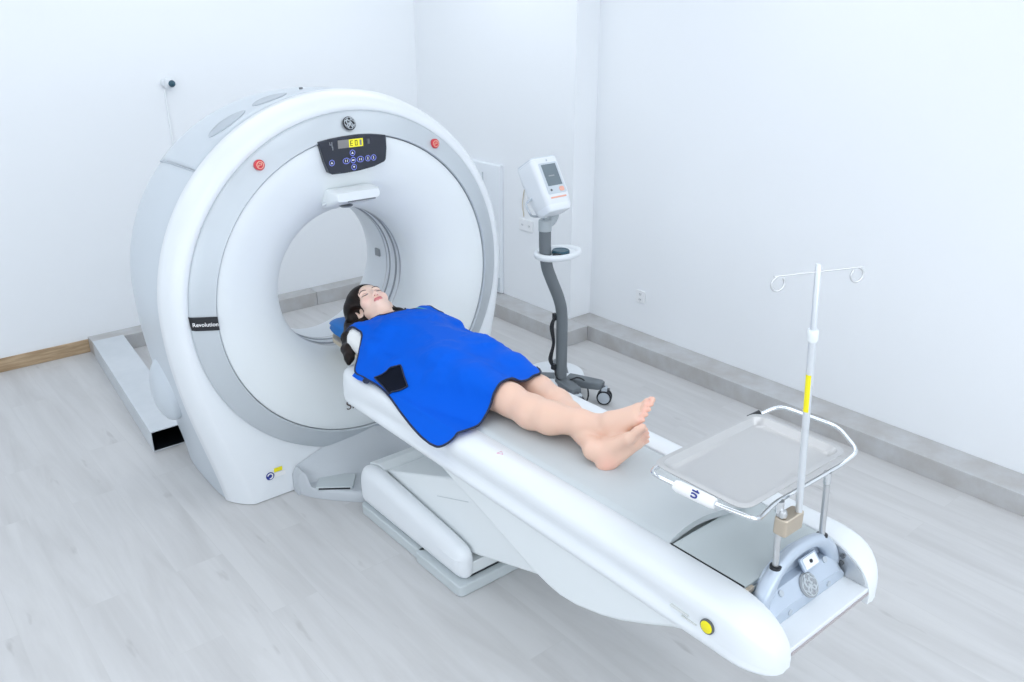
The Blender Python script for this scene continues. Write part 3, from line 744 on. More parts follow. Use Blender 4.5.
# face dimples and the round badge
fx = lambda x, t: frame((x, 0.9125+0.0325*t, 0.5895+0.0785*(0.52+0.48*t)*0.0+0.041+0.038*t), (1, 0, 0), (0, 0.65, 0.76))
badge(hb, (1.782, 0.922, 0.6405), (1, 0, 0), (0, 0.65, 0.76), 0.034, M['print_grey'], M['silver'], flat=True)
for x, t in ((1.676, 0.72), (1.690, -0.35), (1.884, 0.85), (1.872, -0.10)):
    Mx = fx(x, t) @ Matrix.Translation((0, 0, 0.0015)) if t > 0 else frame((x, 0.9105, 0.606), (1, 0, 0), (0, 0.05, 1))
    link('dimple', MB().lathe([(0.0085, -0.003), (0.0085, 0.001), (0, 0.0012)], (0, 0, 0), 'z', 18).xf(Mx), M['grey_shell2'], hb)
link('side_latch', MB().prism([(0.935, 0.62), (0.985, 0.62), (0.985, 0.664), (0.95, 0.655)], 'x', 1.588, 1.606), M['darkgrey'], hb, smooth=0)
LX = (1.668, 1.882)
for x in LX: link('leg_socket', MB().lathe([(0.0155, -0.02), (0.0155, 0.010), (0.011, 0.012)], (x, 0.957, 0.727), 'z', 18), M['black'], hb)

# ------------------------------------------------------------------ tray stand: bent rod, two legs
ZT = 0.945
ts = thing('tray_stand', 'chrome rod stand with two legs plugged into the table foot handle', 'tray stand', (TX, 1.0, 0.72))
loop = rounded([(1.640, 0.967, ZT-0.015), (1.560, 0.950, ZT-0.012), (1.515, 0.935, ZT+0.006), (1.492, 1.03, ZT+0.010), (1.478, 1.225, ZT+0.012), (1.530, 1.262, ZT-0.008), (1.75, 1.270, ZT-0.015), (1.955, 1.268, ZT-0.004), (2.035, 1.225, ZT+0.030), (2.060, 1.05, ZT+0.022), (2.005, 0.955, ZT+0.004), (1.93, 0.960, ZT-0.012), (1.75, 0.966, ZT-0.016)], 0.03, 5)
link('rod_frame', MB().tube(loop, 0.0062, 12, closed=True), M['chrome'], ts, smooth=60)
for i, x in enumerate(LX):
    lg = link('leg', MB().tube([(x, 0.957, 0.720), (x-0.012, 0.961, ZT-0.014)], 0.0085, 14), M['steel'], ts, smooth=60)
    link('leg_ferrule', MB().tube([(x-0.010, 0.961, ZT-0.045), (x-0.0125, 0.962, ZT-0.012)], 0.0105, 14), M['chrome'], lg, smooth=60)
gp = link('white_grip', MB().tube([(1.4915, 1.036, ZT+0.010), (1.490, 1.045, ZT+0.010), (1.4835, 1.142, ZT+0.011), (1.483, 1.152, ZT+0.0112)], [0.013, 0.0155, 0.0155, 0.013], 20), M['print_white'], ts, smooth=50)
gp['label'] = 'white sleeve with blue letters on the near rod handle'
# navy letters wrapping the sleeve
def glyph_arc(a0, a1, y, w_, rr=0.0163):
    out = []
    for k in range(9):
        a = a0+(a1-a0)*k/8; out.append((1.4868+rr*math.cos(a), y, ZT+0.0105+rr*math.sin(a)))
    return out
lt = MB()
for a0, a1, y in ((1.75, 2.15, 1.083), (1.75, 2.15, 1.0845)):
    lt.tube(glyph_arc(a0, a1, y, 0), 0.0015, 6)
lt.tube([(1.4868+0.0163*math.cos(2.05), 1.076+0.004*k, ZT+0.0105+0.0163*math.sin(2.05)) for k in range(6)], 0.0022, 6)
cc = []
for k in range(12):
    a = -2.4+4.8*k/11
    th = 2.75-0.30*math.sin(a)*1.0; yy = 1.087-0.0095*math.cos(a)
    cc.append((1.4868+0.0163*math.cos(th), yy, ZT+0.0105+0.0163*math.sin(th)))
lt.tube(cc, 0.0022, 6)
link('sleeve_lettering', lt, M['print_blue'], gp, smooth=60)
link('rod_cap', MB().tube([(1.952, 1.2685, ZT-0.004), (1.985, 1.255, ZT+0.008)], 0.012, 14), M['black'], ts, smooth=60)

# steel instrument tray
def tray():
    x0, x1, y0, y1 = 1.516, 1.968, 0.968, 1.256
    def ring(ins, z, r): return [(x, y, z) for x, y in rounded([(x0+ins, y0+ins), (x1-ins, y0+ins), (x1-ins, y1-ins), (x0+ins, y1-ins)], max(r, .004), 7)]
    return MB().loft([ring(0.026, ZT-0.0055, .030), ring(0.020, ZT-0.0045, .032), ring(0.012, ZT+0.013, .036), ring(-0.003, ZT+0.014, .042), ring(-0.004, ZT+0.0165, .042), ring(0.010, ZT+0.0170, .038), ring(0.0235, ZT-0.0005, .033), ring(0.036, ZT-0.0025, .026)], True, True, True)
o = link('instrument_tray', tray(), M['traysteel'], smooth=40)
tag(o, 'shallow rectangular stainless steel tray on the chrome rod stand above the table foot', 'tray')

# ------------------------------------------------------------------ IV pole clamped to the near leg
iv = thing('iv_pole', 'thin metal drip pole with two ring hooks, clamped beside the tray', 'IV pole', (1.71, 0.95, 0.86))
B0 = Vector((1.716, 0.940, 0.845)); B1 = Vector((1.652, 0.945, 1.545))
at = lambda t: tuple(B0+(B1-B0)*t)
link('lower_tube', MB().tube([at(0), at(0.75)], 0.0088, 16), M['alu'], iv, smooth=60)
link('upper_tube', MB().tube([at(0.75), at(0.99), at(1.0)], [0.0068, 0.0068, 0.005], 16), M['alu'], iv, smooth=60)
link('collar', MB().tube([at(0.735), at(0.74), at(0.772), at(0.777)], [0.0105, 0.0125, 0.0125, 0.0105], 18), M['white2'], iv, smooth=40)
tp = MB(); tr = []
for t_ in (0.475, 0.615):
    c_ = B0+(B1-B0)*t_; tr.append([tuple(c_+Vector((math.cos(a), math.sin(a), 0))*rr__) for rr__ in (0.0094, 0.0086) for a in ([2.6+1.5*k/8 for k in range(9)] if rr__ > 0.009 else [2.6+1.5*k/8 for k in range(8, -1, -1)])])
link('yellow_tape', tp.loft(tr, True, True, True), M['yellow'], iv, smooth=40)['label'] = 'yellow tape strip up one side of the pole'
cr = Vector((0.93, -0.366, 0)).normalized(); T1 = B0+(B1-B0)*0.975
E0, E1 = T1-cr*0.112, T1+cr*0.118
link('cross_bar', MB().tube([tuple(E0), tuple(E1)], 0.0022, 8), M['steel'], iv, smooth=60)
for e, s in ((E0+cr*0.012, 1), (E1-cr*0.012, -1)):
    pts = []
    for k in range(22):
        a = PI/2+0.15+k/21*(2*PI-0.9)
        pts.append(tuple(e+cr*0.0165*math.cos(a)*s+Vector((0, 0, -0.0175+0.0165*math.sin(a)))))
    link('ring_hook', MB().tube(pts, 0.0026, 8), M['steel'], iv, smooth=60)
ck = rbox(1.645, 1.726, 0.930, 0.968, 0.842, 0.890, 0.010, 5, 'z')
cb = link('clamp', ck, M['brass'], iv, bevel=0.003)
cb['label'] = 'brass coloured clamp block'
link('clamp_knob', MB().lathe([(0.010, 0), (0.012, 0.008), (0.009, 0.018), (0, 0.021)], (1.656, 0.950, 0.892), 'z', 16), M['steel'], cb)
# ------------------------------------------------------------------ monitor cart
CX_, CY_ = 2.962, 3.15
ca = thing('monitor_cart', 'grey wheeled cart with crooked pole carrying a white screen unit', 'monitor cart', (CX_, CY_, 0))
pole = catmull([(CX_, CY_, 0.075), (CX_, CY_, 0.30), (CX_-0.004, CY_, 0.50), (CX_-0.028, CY_, 0.60), (CX_-0.085, CY_, 0.72), (CX_-0.118, CY_, 0.80), (CX_-0.132, CY_, 0.90), (CX_-0.134, CY_, 1.015)], 8)
pn = link('pole', MB().tube(pole, 0.0315, 24), M['pole_grey'], ca, smooth=60)
link('pole_flange', MB().lathe([(0.052, 0.0), (0.050, 0.014), (0.040, 0.022), (0.036, 0.04)], (CX_, CY_, 0.078), 'z', 28), M['pole_grey'], ca)
link('base_cover', MB().lathe([(0.165, 0.0), (0.175, 0.02), (0.165, 0.045), (0.12, 0.062), (0, 0.068)], (CX_+0.055, CY_+0.115, 0.060), 'z', 48), M['white'], ca)
def caster(x, y, parent, ang):
    c = link('caster', MB().lathe([(0.012, 0), (0.016, 0.006), (0.016, 0.05), (0.010, 0.055)], (x, y, 0.055), 'z', 16), M['darkgrey'], parent)
    d = Vector((math.cos(ang), math.sin(ang), 0)); n = Vector((-d.y, d.x, 0)); ctr = Vector((x, y, 0.043))+d*0.012
    for s in (-1, 1):
        Mx = frame(ctr+n*0.006*s, d, (0, 0, 1)) 
        if s > 0: Mx = Mx @ Matrix.Rotation(PI, 4, 'X')
        # disc axis is the frame's normal
        w_ = MB().lathe([(0.030, 0.0), (0.041, 0.001), (0.0425, 0.006), (0.041, 0.015), (0.034, 0.017), (0.033, 0.015), (0, 0.015)], (0, 0, 0), 'z', 32).xf(Mx)
        wl = link('wheel', w_, M['black'], c)
        link('wheel_face', MB().lathe([(0.0325, 0.0145), (0.0325, 0.0175), (0.028, 0.0185), (0, 0.019)], (0, 0, 0), 'z', 32).xf(Mx), M['grey_shell2'], wl)
    q = MB().box(-0.012, 0.040, -0.010, 0.010, 0.086, 0.094).xf(Matrix.Translation((x, y, 0)) @ Matrix.Rotation(ang, 4, 'Z'))
    link('brake_lever', q, M['darkgrey'], c, smooth=0, bevel=0.002)
    hood = MB().tube([tuple(ctr+Vector((0, 0, 0.046))-n*0.02), tuple(ctr+Vector((0, 0, 0.046))+n*0.02)], 0.016, 14)
    link('fork', hood, M['grey_shell2'], c)
ends = [((2.925, 2.985), -1.75), ((3.095, 2.955), -0.95), ((2.80, 3.36), 2.4), ((3.14, 3.36), 0.8)]
for (ex, ey), ang in ends:
    a = Vector((CX_ if ex < 3 else CX_+0.055, CY_ if ey < 3.1 else CY_+0.05, 0.098)); b = Vector((ex, ey, 0.108)); d = (b-a).normalized(); n = Vector((-d.y, d.x, 0))
    rings = []
    for t, hw, z0, z1 in ((0, 0.038, .078, .128), (0.6, 0.037, .084, .130), (0.93, 0.035, .090, .130), (1.0, 0.028, .094, .126)):
        p = a+(b-a)*t
        rings.append([tuple(p+n*x+Vector((0, 0, z-p.z))) for x, z in rounded([(-hw, z0), (hw, z0), (hw, z1), (-hw, z1)], 0.010, 4)])
    lg = link('leg', MB().loft(rings, True, True, True), M['pole_grey'], ca, smooth=45)
    caster(ex, ey, ca, ang)
# cord bundle hanging on the pole, and the lead looping down to the leg
cd = MB()
for k in range(3):
    o_ = 0.006*k
    cd.tube(catmull([(CX_-0.032-o_*.5, CY_+0.018, 0.50), (CX_-0.046-o_*1.6, CY_+0.022, 0.44), (CX_-0.038-o_*.8, CY_+0.020, 0.34), (CX_-0.050-o_*1.6, CY_+0.024, 0.25), (CX_-0.034-o_*.3, CY_+0.018, 0.19)], 6), 0.0050, 8)
cd.tube(catmull([(CX_-0.036, CY_+0.016, 0.20), (CX_-0.040, CY_-0.012, 0.14), (CX_+0.00, CY_-0.045, 0.122), (CX_+0.045, CY_-0.085, 0.145), (CX_+0.075, CY_-0.12, 0.12), (CX_+0.07, CY_-0.15, 0.06), (CX_+0.045, CY_-0.16, 0.03), (CX_+0.02, CY_-0.15, 0.06), (CX_+0.03, CY_-0.11, 0.11)], 8), 0.0045, 8)
cd.box(CX_-0.046, CX_-0.026, CY_+0.008, CY_+0.030, 0.475, 0.512); cd.box(CX_-0.050, CX_-0.028, CY_+0.006, CY_+0.030, 0.185, 0.215)
link('power_cord', cd, M['black'], ca, smooth=50)
# white shelf ring with the dark dial in it
PX = CX_-0.125
sh = MB()
for z0 in (0,):
    el = lambda rx, ry, z: [(PX+0.065+rx*math.cos(a), CY_-0.02+ry*math.sin(a), z) for a in [2*PI*k/56 for k in range(56)]]
    sh.loft([el(0.120, 0.085, 0.842), el(0.135, 0.10, 0.850), el(0.140, 0.104, 0.862), el(0.137, 0.102, 0.874), el(0.128, 0.094, 0.878), el(0.112, 0.080, 0.876), el(0.106, 0.076, 0.864)], True, True, True)
s_ = link('shelf_ring', sh, M['white'], ca, smooth=60)
s_['label'] = 'white oval shelf around the pole'
link('dial', MB().lathe([(0.047, 0), (0.047, 0.012), (0.043, 0.018), (0.036, 0.018), (0.034, 0.0165), (0, 0.0165)], (PX+0.068, CY_-0.038, 0.866), 'z', 32), M['smoke_blue'], s_)
link('dial_tab', rbox(PX+0.000, PX+0.055, CY_-0.075, CY_-0.045, 0.866, 0.876, 0.008, 4), M['black'], s_, smooth=0)
# bracket, then the screen unit leaning back
px, pz = CX_-0.134, 1.0
link('pole_cap', MB().lathe([(0.034, 0), (0.034, 0.055), (0.028, 0.06)], (px, CY_, pz-0.01), 'z', 24), M['pole_grey2'], ca)
arm_path = catmull([(px+0.01, CY_-0.005, pz+0.028), (px+0.045, CY_+0.005, pz+0.035), (px+0.070, CY_+0.01, pz+0.07), (px+0.075, CY_+0.02, pz+0.12)], 8)
link('bracket', MB().tube(arm_path, [0.022+0.006*math.sin(PI*i/(len(arm_path)-1)) for i in range(len(arm_path))], 18), M['pole_grey2'], ca)
th = math.radians(32); n = Vector((-0.02, -math.cos(th), math.sin(th))).normalized(); u = Vector((0.0, math.sin(th), math.cos(th))); u = (u-n*n.dot(u)).normalized(); r = u.cross(n)
HC = Vector((2.832, 3.135, 1.223)); MH = Matrix(((r.x,u.x,n.x,HC.x),(r.y,u.y,n.y,HC.y),(r.z,u.z,n.z,HC.z),(0,0,0,1)))
rings = []
def rr(w_, d0, d1, v, rad_): return [(x, v, z) for x, z in rounded([(-w_, d0), (w_, d0), (w_, d1), (-w_, d1)], rad_, 6)]
for v, w_, d0, d1, rad_ in ((-0.142, 0.055, -0.060, 0.012, 0.03), (-0.138, 0.068, -0.078, 0.028, 0.035), (-0.118, 0.078, -0.090, 0.042, 0.035), (-0.06, 0.082, -0.098, 0.046, 0.03), (0.06, 0.085, -0.102, 0.046, 0.03), (0.128, 0.085, -0.10, 0.046, 0.03), (0.138, 0.080, -0.095, 0.040, 0.03), (0.143, 0.066, -0.08, 0.026, 0.028)):
    rings.append(rr(w_, d0, d1, v, rad_))
hd_ = link('screen_unit', MB().loft(rings, True, True, True).xf(MH), M['white'], ca, smooth=50)
hd_['label'] = 'white screen unit leaning back on the pole'
link('chin', MB().loft([rr(0.070, -0.07, 0.030, -0.1395, 0.03), rr(0.0785, -0.088, 0.0435, -0.120, 0.035), rr(0.0795, -0.088, 0.0445, -0.108, 0.035)], True, True, True).xf(MH), M['wallbox'], hd_)
link('top_band', MB().loft([rr(0.0855, -0.101, 0.0462, 0.124, 0.03), rr(0.081, -0.096, 0.041, 0.1385, 0.03), rr(0.067, -0.081, 0.027, 0.1435, 0.028)], True, True, True).xf(MH), M['grey_shell'], hd_)
bz = link('bezel', rbox(-0.056, 0.062, -0.060, 0.103, 0.044, 0.0478, 0.008, 4).xf(MH), M['grey_shell'], hd_)
scn = link('screen', MB().box(-0.042, 0.050, -0.018, 0.094, 0.047, 0.0490).xf(MH), M['lcd_screen'], bz, smooth=0)
scn['label'] = 'small dark grey screen'
link('screen_mark', MB().box(-0.018, 0.018, 0.030, 0.036, 0.0488, 0.0495).xf(MH), M['print_grey'], scn, smooth=0)
link('orange_key', rbox(0.020, 0.050, -0.052, -0.028, 0.0475, 0.0500, 0.010, 4).xf(MH), M['print_orange'], bz)
link('round_key', MB().lathe([(0.006, 0.0475), (0.006, 0.0500), (0, 0.0502)], (0, 0, 0), 'z', 16).xf(MH @ Matrix.Translation((-0.032, -0.040, 0))), M['darkgrey'], bz)
link('unit_lettering', MB().box(-0.05, 0.05, -0.082, -0.074, 0.0455, 0.0470).xf(MH), M['print_orange'], hd_, smooth=0)
link('unit_sensor', MB().lathe([(0.005, 0.045), (0.005, 0.0475), (0, 0.048)], (0, 0, 0), 'z', 14).xf(MH @ Matrix.Translation((0.005, 0.115, 0))), M['grey_shell2'], hd_)
link('side_handle', MB().tube([tuple(MH @ Vector(p)) for p in catmull([(0.082, -0.03, -0.05), (0.108, -0.02, -0.05), (0.112, 0.04, -0.05), (0.082, 0.055, -0.05)], 6)], 0.011, 12), M['grey_shell2'], hd_)
link('signal_cable', MB().tube(catmull([tuple(MH @ Vector((-0.078, -0.035, -0.06))), tuple(MH @ Vector((-0.125, -0.055, -0.06))), tuple(MH @ Vector((-0.14, -0.11, -0.04))), (px-0.075, CY_+0.01, 1.075), (px-0.02, CY_, 1.065), (px-0.005, CY_, 1.045)], 8), 0.006, 10), M['grey_shell2'], ca, smooth=60)
# ------------------------------------------------------------------ the patient: one continuous body grown from a distance field
class Field:
    def __init__(s, lo, hi, h):
        s.lo = np.array(lo, float); s.h = h
        s.n = [int(math.ceil((b-a)/h))+1 for a, b in zip(lo, hi)]
        s.f = np.full(s.n, 1.0, np.float32)
        s.ax = [s.lo[i]+h*np.arange(s.n[i]) for i in range(3)]
    def block(s, lo, hi):
        sl = []
        for i in range(3):
            a = max(0, int((lo[i]-s.lo[i])/s.h)); b = min(s.n[i], int((hi[i]-s.lo[i])/s.h)+2)
            if b <= a: return None, None
            sl.append(slice(a, b))
        X = np.stack(np.meshgrid(*[s.ax[i][sl[i]] for i in range(3)], indexing='ij'), -1)
        return tuple(sl), X
    def union(s, fn, lo, hi, k):
        m = k+0.02
        sl, X = s.block([a-m for a in lo], [b+m for b in hi])
        if sl is None: return
        d = fn(X).astype(np.float32); a = s.f[sl]
        if k > 0:
            hh = np.clip(0.5+0.5*(a-d)/k, 0, 1); s.f[sl] = a*(1-hh)+d*hh-k*hh*(1-hh)
        else: s.f[sl] = np.minimum(a, d)
    def carve(s, fn, lo, hi, k):
        m = k+0.01
        sl, X = s.block([a-m for a in lo], [b+m for b in hi])
        if sl is None: return
        d = -fn(X).astype(np.float32); a = s.f[sl]
        hh = np.clip(0.5-0.5*(a-d)/k, 0, 1); s.f[sl] = a*(1-hh)+d*hh+k*hh*(1-hh)
    def cone(s, a, b, ra, rb, k=0.02):
        a = np.array(a, float); b = np.array(b, float); ab = b-a; L2 = ab.dot(ab)
        def fn(X):
            t = np.clip(((X-a)@ab)/L2, 0, 1)
            return np.linalg.norm(X-a-t[..., None]*ab, axis=-1)-(ra+(rb-ra)*t)
        r = max(ra, rb); s.union(fn, np.minimum(a, b)-r, np.maximum(a, b)+r, k)
    def chain(s, pts, k=0.02):
        for (p, r), (q, t) in zip(pts[:-1], pts[1:]): s.cone(p, q, r, t, k)
    def _ell(s, c, r, Mx):
        c = np.array(c, float); r = np.array(r, float)
        def fn(X):
            P = (X-c) if Mx is None else (X-c)@Mx
            k0 = np.linalg.norm(P/r, axis=-1); k1 = np.linalg.norm(P/(r*r), axis=-1)
            return k0*(k0-1)/np.maximum(k1, 1e-9)
        R = max(r); return fn, c-R, c+R
    def ell(s, c, r, k=0.02, Mx=None): s.union(*s._ell(c, r, Mx), k)
    def cut(s, c, r, k=0.01, Mx=None): s.carve(*s._ell(c, r, Mx), k)
    def mesh(s, smooth=2):
        f = s.f; ins = f < 0; n = s.n
        c = np.zeros([m-1 for m in n], np.int8)
        for i in (0, 1):
            for j in (0, 1):
                for k in (0, 1):
                    c += ins[i:n[0]-1+i, j:n[1]-1+j, k:n[2]-1+k]
        act = (c > 0) & (c < 8); idx = -np.ones(act.shape, np.int64); cells = np.argwhere(act); idx[act] = np.arange(len(cells))
        acc = np.zeros((len(cells), 3)); cnt = np.zeros(len(cells)); co_ = [(i, j, k) for i in (0, 1) for j in (0, 1) for k in (0, 1)]
        val = {q: f[cells[:,0]+q[0], cells[:,1]+q[1], cells[:,2]+q[2]] for q in co_}
        for q in co_:
            for a in range(3):
                if q[a] == 0:
                    p = list(q); p[a] = 1; p = tuple(p); v0, v1 = val[q], val[p]; m = (v0 < 0) != (v1 < 0)
                    t = v0[m]/(v0[m]-v1[m]); pos = np.tile(np.array(q, float), (m.sum(), 1)); pos[:, a] += t
                    acc[m] += pos; cnt[m] += 1
        V = s.lo+(cells+acc/cnt[:, None])*s.h
        F = []
        for a in range(3):
            b, cax = (a+1) % 3, (a+2) % 3
            sl0 = [slice(None)]*3; sl1 = [slice(None)]*3; sl0[a] = slice(0, n[a]-1); sl1[a] = slice(1, n[a])
            e = ins[tuple(sl0)] != ins[tuple(sl1)]; P = np.argwhere(e)
            ok = (P[:, b] > 0) & (P[:, cax] > 0) & (P[:, b] < n[b]-1) & (P[:, cax] < n[cax]-1); P = P[ok]
            flip = ins[tuple(P.T)]
            def at_(db, dc):
                Q = P.copy(); Q[:, b] += db; Q[:, cax] += dc; return idx[tuple(Q.T)]
            q = np.stack([at_(-1, -1), at_(0, -1), at_(0, 0), at_(-1, 0)], 1)
            q[~flip] = q[~flip][:, ::-1]; F.append(q)
        F = np.concatenate(F); F = F[(F >= 0).all(1)]
        for _ in range(smooth):
            S = np.zeros_like(V); N_ = np.zeros(len(V))
            for i in range(4):
                a_, b_ = F[:, i], F[:, (i+1) % 4]
                np.add.at(S, a_, V[b_]); np.add.at(N_, a_, 1)
                np.add.at(S, b_, V[a_]); np.add.at(N_, b_, 1)
            V = V*0.5+0.5*S/np.maximum(N_, 1)[:, None]
        return V, F
def fast_mesh(name, V, F, m, parent=None, base=None):
    off = np.array(base if (base is not None and parent is None) else (0, 0, 0), float)
    me = bpy.data.meshes.new(name); V = V-off
    me.vertices.add(len(V)); me.vertices.foreach_set('co', V.astype(np.float32).ravel())
    me.loops.add(F.size); me.loops.foreach_set('vertex_index', F.astype(np.int32).ravel())
    me.polygons.add(len(F)); me.polygons.foreach_set('loop_start', np.arange(0, F.size, 4, dtype=np.int32))
    me.polygons.foreach_set('loop_total', np.full(len(F), 4, np.int32))
    me.update(calc_edges=True); me.validate(); me.shade_smooth(); me.materials.append(m)
    o = bpy.data.objects.new(name, me); COL.objects.link(o); o.location = off; WORLD[o.name] = Vector(off)
    if parent is not None:
        o.parent = parent; o.matrix_parent_inverse = Matrix.Translation(-WORLD[parent.name]); WORLD[o.name] = Vector((0, 0, 0))
    return o

PXc = 1.785
Bd = Field((1.47, 1.47, 0.688), (2.10, 3.33, 1.01), 0.0038)
# trunk
def trunk_ell(y, hw, hd, zc, k=0.05, ly=0.10): Bd.ell((PXc, y, zc), (hw, ly, hd), k)
trunk_ell(2.90, 0.150, 0.070, 0.764, ly=0.13); trunk_ell(2.80, 0.140, 0.070, 0.764, ly=0.13)
trunk_ell(2.66, 0.122, 0.071, 0.768, ly=0.14); trunk_ell(2.55, 0.145, 0.070, 0.765, ly=0.12); trunk_ell(2.46, 0.160, 0.072, 0.767, ly=0.12)
for s in (-1, 1):
    Bd.ell((PXc+s*0.070, 2.825, 0.806), (0.060, 0.066, 0.038), 0.04)
    Bd.cone((PXc, 2.985, 0.768), (PXc+s*0.150, 2.955, 0.762), 0.047, 0.048, 0.03)
# neck
Bd.cone((PXc, 2.955, 0.766), (PXc+0.004, 3.085, 0.785), 0.050, 0.048, 0.03)
# arms lying along the sides, hands resting on the outer thighs
for s in (-1, 1):
    sh_, el_, wr_ = (PXc+s*0.163, 2.945, 0.758), (PXc+s*0.190, 2.690, 0.737), (PXc+s*0.182, 2.465, 0.742)
    Bd.chain([(sh_, 0.050), ((PXc+s*0.180, 2.80, 0.750), 0.042), (el_, 0.036)], 0.03)
    Bd.chain([(el_, 0.036), ((PXc+s*0.188, 2.62, 0.740), 0.037), (wr_, 0.026)], 0.015)
    Bd.ell((PXc+s*0.178, 2.405, 0.744), (0.018, 0.050, 0.036), 0.015)
    for q, (dz, L_) in enumerate(((0.026, 0.060), (0.009, 0.070), (-0.009, 0.066), (-0.025, 0.052))):
        a = (PXc+s*0.176, 2.372, 0.744+dz); b = (PXc+s*0.172, 2.372-L_*0.55, 0.744+dz*1.05); c = (PXc+s*0.158, 2.372-L_, 0.742+dz*1.0)
        Bd.chain([(a, 0.0092), (b, 0.0085), (c, 0.0072)], 0.004)
    Bd.chain([((PXc+s*0.172, 2.43, 0.772), 0.012), ((PXc+s*0.160, 2.395, 0.790), 0.0105), ((PXc+s*0.150, 2.365, 0.792), 0.009)], 0.006)
# legs: the near one crosses over the far ankle
nk, na = (1.726, 2.090, 0.764), (1.800, 1.705, 0.796)
fk, fa = (1.874, 2.110, 0.752), (1.738, 1.685, 0.738)
Bd.chain([((PXc-0.082, 2.46, 0.766), 0.076), ((1.706, 2.28, 0.766), 0.068), (nk, 0.056)], 0.04)
Bd.chain([((PXc+0.082, 2.46, 0.764), 0.075), ((1.872, 2.28, 0.760), 0.067), (fk, 0.055)], 0.04)
Bd.chain([(nk, 0.055), ((1.730, 1.985, 0.760), 0.0590), ((1.742, 1.90, 0.766), 0.056), ((1.770, 1.79, 0.784), 0.042), (na, 0.0335)], 0.02)
Bd.ell((nk[0]-0.002, nk[1]+0.005, nk[2]+0.030), (0.034, 0.045, 0.030), 0.03)
Bd.chain([(fk, 0.053), ((1.852, 1.99, 0.748), 0.055), ((1.825, 1.90, 0.746), 0.050), ((1.782, 1.77, 0.744), 0.037), (fa, 0.0325)], 0.02)
def foot(heel, d, w_, L_, ankle, k=0.012):
    d = np.array(d, float); d /= np.linalg.norm(d); w_ = np.array(w_, float); w_ -= d*w_.dot(d); w_ /= np.linalg.norm(w_)
    c = np.cross(d, w_) ; heel = np.array(heel, float)
    return d, w_, c, heel
def build_foot(heel, d, w_, dorsum, L_, ankle):
    d, w_, c, heel = foot(heel, d, w_, L_, ankle); WK = 1.17
    if c.dot(np.array(dorsum)) < 0: c = -c
    S = L_/0.222
    P = lambda a, b, e: tuple(heel+(d*a+w_*b*WK+c*e)*S)
    Mx = np.stack([d, w_, c], 1)
    Bd.ell(P(0.030, 0, 0.030), (0.033*S, 0.028*S, 0.031*S), 0.015, Mx)
    Bd.cone(ankle, P(0.050, 0.002, 0.050), 0.0335, 0.031, 0.02)
    Bd.cone(P(0.045, -0.012, 0.028), P(0.142, -0.022, 0.018), 0.029*S, 0.018*S, 0.015)
    Bd.cone(P(0.050, 0.008, 0.052), P(0.146, 0.020, 0.022), 0.030*S, 0.0195*S, 0.02)
    Bd.cone(P(0.060, 0.000, 0.060), P(0.140, -0.004, 0.026), 0.026*S, 0.018*S, 0.02)
    Bd.ell(P(0.150, 0.024, 0.018), (0.022*S, 0.019*S, 0.018*S), 0.010, Mx)
    Bd.ell(P(0.142, -0.014, 0.016), (0.022*S, 0.026*S, 0.016*S), 0.010, Mx)
    Bd.cut(P(0.092, 0.026, -0.004), (0.036*S, 0.018*S, 0.013*S), 0.014, Mx)
    for s in (-1, 1): Bd.ell(tuple(np.array(ankle)+w_*0.027*s-d*0.004+c*0.002), (0.011, 0.011, 0.011), 0.012)
    toes = [((0.160, 0.0265, 0.017), (0.187, 0.0255, 0.018), (0.207, 0.0235, 0.015), 0.0135, 0.0130, 0.0115),
            ((0.158, 0.0085, 0.016), (0.186, 0.0085, 0.020), (0.204, 0.0080, 0.013), 0.0100, 0.0093, 0.0085),
            ((0.154, -0.0070, 0.015), (0.179, -0.0075, 0.019), (0.195, -0.0080, 0.012), 0.0095, 0.0088, 0.0080),
            ((0.148, -0.0210, 0.014), (0.170, -0.0220, 0.017), (0.184, -0.0225, 0.011), 0.0092, 0.0084, 0.0077),
            ((0.139, -0.0340, 0.013), (0.157, -0.0355, 0.015), (0.170, -0.0360, 0.010), 0.0090, 0.0082, 0.0077)]
    out = []
    for a, b, e, r0, r1, r2 in toes:
        Bd.chain([(P(*a), r0*S), (P(*b), r1*S), (P(*e), r2*S)], 0.0035)
        out.append((P(e[0]-0.002, e[1], e[2]+r2*0.95), d, c, w_, r2*S))
    return out
toesN = build_foot((1.816, 1.682, 0.744), (0.055, -0.130, 0.155), (0.72, 0.10, 0.55), (-0.6, 0.35, 0.6), 0.218, na)
toesF = build_foot((1.722, 1.628, 0.676), (0.106, -0.105, 0.166), (-0.80, 0.0, 0.52), (0.3, 0.8, 0.4), 0.226, fa)

# head: local axes s (side, + to the person's left), h (crown), f (face)
aP, bP = math.radians(-14), math.radians(9)
h_ = np.array((0.03, math.cos(aP), -math.sin(aP))); f_ = np.array((-math.sin(bP), math.sin(aP), math.cos(bP)))
h_ /= np.linalg.norm(h_); f_ -= h_*f_.dot(h_); f_ /= np.linalg.norm(f_); s_ = np.cross(h_, f_)
HCn = np.array((1.790, 3.136, 0.815)); KS = 0.99
HP = lambda s, h, f: tuple(HCn+(s_*s+h_*h+f_*f)*KS)
HM = np.stack([s_, h_, f_], 1)
def hell(c, r, k=0.015): Bd.ell(HP(*c), tuple(np.array(r)*KS), k, HM)
def hcone(a, b, ra, rb, k=0.012): Bd.cone(HP(*a), HP(*b), ra*KS, rb*KS, k)
hell((0, 0.028, -0.010), (0.0735, 0.088, 0.092), 0.02)
hell((0, 0.035, 0.030), (0.062, 0.058, 0.055), 0.02)
hell((0, -0.030, 0.022), (0.060, 0.072, 0.063), 0.02)
